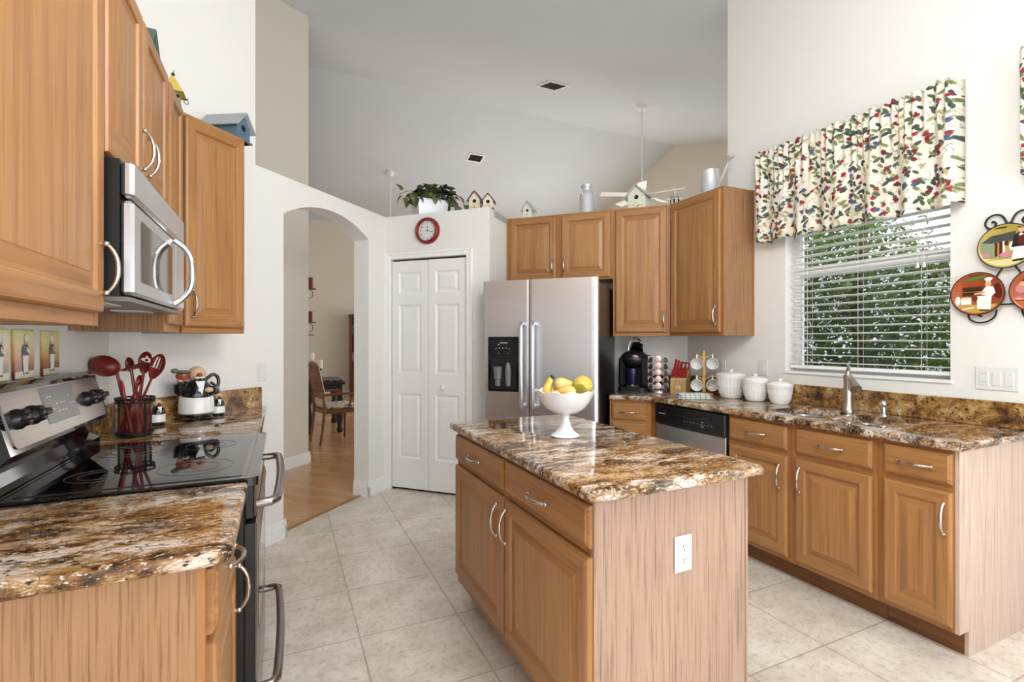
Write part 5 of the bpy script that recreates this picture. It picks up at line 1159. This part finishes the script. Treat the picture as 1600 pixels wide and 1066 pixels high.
# ------------------------------------------------------------------ dining area through the archway
SEAT = mat('chair_cushion', 'ddd5c6', .85); t_ = NT(SEAT); nn = t_.noise(t_.coord((1, 1, 1)), 17, 3, .5); t_.color(t_.ramp(nn, [(.40, '7a4e42'), (.45, 'ddd5c6'), (.57, 'ddd5c6'), (.61, '6f7a68'), (.68, 'ddd5c6')]))
dc = thing('dining_chair', 'brown cane back dining armchair with a floral seat seen through the archway', 'chair', (.635, 6.93, 0), radians(15)-pi/2)      # faces local +y
sw, sd = .25, .23
for sg in (-1, 1):
    m = MB(); m.tube([(sg*.19, -.27, 0), (sg*.19, -.235, .22), (sg*.195, -.215, .45), (sg*.2, -.235, .70), (sg*.19, -.30, 1.0)], [.016, .019, .022, .019, .017], 8); m.build('back_post', WALNUT, dc)
    m = MB(); m.lathe([(.014, 0), (.022, .02), (.016, .05), (.024, .10), (.018, .14), (.02, .28), (.026, .33), (.026, .41), (.022, .43)], 12, (sg*.23, .21, 0)); m.build('leg', WALNUT, dc)
    m = MB(); m.tube([(sg*.2, -.225, .64), (sg*.25, -.05, .655), (sg*.265, .12, .65), (sg*.26, .16, .63)], .016, 8); m.tube([(sg*.25, .12, .64), (sg*.24, .08, .45)], .013, 8); m.build('armrest', WALNUT, dc)
m = MB(); m.prism(rounded([(-.21, -.22), (.21, -.22), (.255, .235), (-.255, .235)], .03), .40, .452); m.build('seat_rail', WALNUT, dc)
m = MB(); P = rounded([(-.2, -.2), (.2, -.2), (.245, .23), (-.245, .23)], .05); m.slab(P, .452, .505, .024); m.build('seat_cushion', SEAT, dc)
m = MB(); m.tube([(-.19, -.30, .995), (-.12, -.305, 1.03), (0, -.31, 1.05), (.12, -.305, 1.03), (.19, -.30, .995)], [.018, .024, .028, .024, .018], 8); m.build('crest_rail', WALNUT, dc)
m = MB(); m.tube([(-.2, -.225, .60), (.2, -.225, .60)], .016, 8); m.build('lower_rail', WALNUT, dc)
for x in (-.115, -.07, -.025, .025, .07, .115):
    m = MB(); m.tube([(x, -.228, .60), (x, -.24, .72), (x, -.30, 1.02)], .007, 6); m.build('back_spindle', WALNUT, dc)
for z_ in (.72, .82, .90):
    m = MB(); m.tube([(-.195, -.245-(z_-.72)*.19, z_), (.195, -.245-(z_-.72)*.19, z_)], .006, 6); m.build('cane_rail', WALNUT, dc)
tb = thing('dining_table', 'dark wood table with thick turned legs behind the dining chair', 'table', (.52, 8.05, 0))
MB().box(-.26, -.55, .70, .30, .55, .745, 0, .008).build('tabletop', DARKW, tb); MB().box(-.22, -.50, .60, .26, .50, .70).build('apron', DARKW, tb)
for x in (-.19, .23):
    for y in (-.46, .46): MB().lathe([(.03, 0), (.05, .04), (.035, .09), (.06, .22), (.05, .34), (.03, .40), (.055, .47), (.05, .60)], 14, (x, y, 0)).build('leg', DARKW, tb)
SHAWL = mat('runner_cloth', '77707f', .9)
rn = thing('table_runner', 'crumpled purple grey cloth over the corner of the dark table', 'cloth', (.64, 7.56, .7455))
m = MB(); vs = []; n1, n2 = 14, 10
for j in range(n2+1):
    for i in range(n1+1):
        u, v = i/n1, j/n2; x = -.12+.26*u; y = -.05+.22*v; z = .006+.02*abs(sin(u*9+v*4))*(1-v*.4)
        if x > .185-.01: z -= min(.22, (x-.175)*6*(.7+.3*sin(v*9))); x = .19+.01*sin(v*12)
        vs.append((x, y, z))
m.add(vs, [(j*(n1+1)+i, j*(n1+1)+i+1, (j+1)*(n1+1)+i+1, (j+1)*(n1+1)+i) for j in range(n2) for i in range(n1)], 0, True); m.build('cloth', SHAWL, rn)
CANW = mat('candle_wax', 'efe9dc', .5); CANR = mat('candle_red', '6a1f22', .45)
for lab, x, y, h, r_, st in (('taller white pillar candle on the dark table', .355, 7.70, .19, .055, .22), ('shorter white pillar candle on the dark table, right of the taller one', .47, 7.66, .12, .048, .19)):
    c_ = thing('candle', lab, 'candle', (x, y, .7455+st)); MB().lathe([(r_, 0), (r_, h), (r_*.9, h+.004), (.0001, h-.004)], 20).build('wax', CANW, c_); MB().tube([(0, 0, h-.004), (0, 0, h+.012)], .0015, 5).build('wick', GAP, c_)
    s_ = thing('candle_holder', 'turned dark stand under the '+lab.split(' on')[0], 'candle holder', (x, y, .7455)); MB().lathe([(.05, 0), (.045, .012), (.012, .03), (.018, st*.5), (.011, st*.75), (.04, st-.008), (.048, st)], 16).build('stand', DARKW, s_)
for nm, z in (('upper', 2.07), ('lower', 1.595)):
    w_ = thing('wall_sconce', '%s wrought iron sconce shelf seen past the hall wall through the archway' % nm, 'sconce', (.2405, 7.5, z))
    MB().box(0, -.06, -.008, .175, .06, .004).build('shelf', CANR, w_)
    m = MB(); m.tube([(.01, 0, -.01), (.01, 0, -.16), (.04, 0, -.155)]+[(.085+.055*cos(a), 0, -.075+.062*sin(a)) for a in [-2.2+.35*i for i in range(14)]], .004, 6); m.build('bracket', IRON, w_)
    c_ = thing('candle', 'dark red pillar candle on the %s wall sconce' % nm, 'candle', (.335, 7.5, z+.0045)); MB().lathe([(.048, 0), (.048, .15), (.0001, .148)], 20).build('wax', CANR, c_); MB().tube([(0, 0, .148), (0, 0, .16)], .0015, 5).build('wick', GAP, c_)
w_ = thing('wall_shelf', 'small white box shelf on the wall below the sconces', 'shelf', (.2405, 7.5, 1.33)); MB().box(0, -.05, .08, .15, .05, .092).build('top_shelf', DARKW, w_); MB().box(0, -.05, 0, .15, .05, .012).build('bottom_shelf', PLATEW, w_)
bk = thing('bookcase', 'tall brown wooden bookcase with a cupboard below against the far wall', 'bookcase', (1.46, 12.27, 0))
f = MB(); f.box(0, 0, 0, .03, .32, 1.93); f.box(.87, 0, 0, .90, .32, 1.93); f.box(.03, .30, 0, .87, .32, 1.93); f.build('case', SHELFW, bk)
f = MB(); f.box(-.02, -.02, 1.93, .92, .32, 1.97); f.box(-.01, -.01, 1.90, .91, .0, 1.93); f.build('cornice', SHELFW, bk)
sh = (.08, .86, 1.13, 1.50)
for z in sh: MB().box(.03, .005, z-.022, .87, .30, z).build('shelf', SHELFW, bk)
for x0, x1 in ((.032, .448), (.452, .868)): m = MB(); rings(m, x0, x1, .09, .83, [(0, .002), (0, -.016), (.06, -.016), (.065, -.010), (.09, -.014)], (0, 0)); m.build('door', SHELFW, bk)
random.seed(21); BC = [mat('book_%d' % i, c_, .4) for i, c_ in enumerate(('1c1d22', '3a3f49', 'a9a59c', '6b2a26', 'd0cbc0', '24303f'))]
ordn = 'first second third fourth fifth sixth seventh eighth ninth tenth'.split()
shn = {1: 'lower', 2: 'middle', 3: 'top'}
for si in (1, 2, 3):
    x = .045
    for k in range(10):
        tk = random.uniform(.014, .026); hh = random.uniform(.185, .205) if si < 3 else random.uniform(.21, .27); ci = random.choice((0, 0, 1, 2, 4, 5, 0, 3))
        cn = ('black', 'slate grey', 'pale grey', 'maroon', 'cream', 'navy')[ci]
        b_ = tag(MB().box(0, 0, 0, tk, .135, hh, 0, .002).build('book', BC[ci]), '%s case, %s from the left on the %s open shelf of the bookcase' % (cn, ordn[k], shn[si]), 'book', 'cases on the bookcase')
        b_.location = (1.46+x, 12.30, sh[si]+.0005); x += tk+.0015
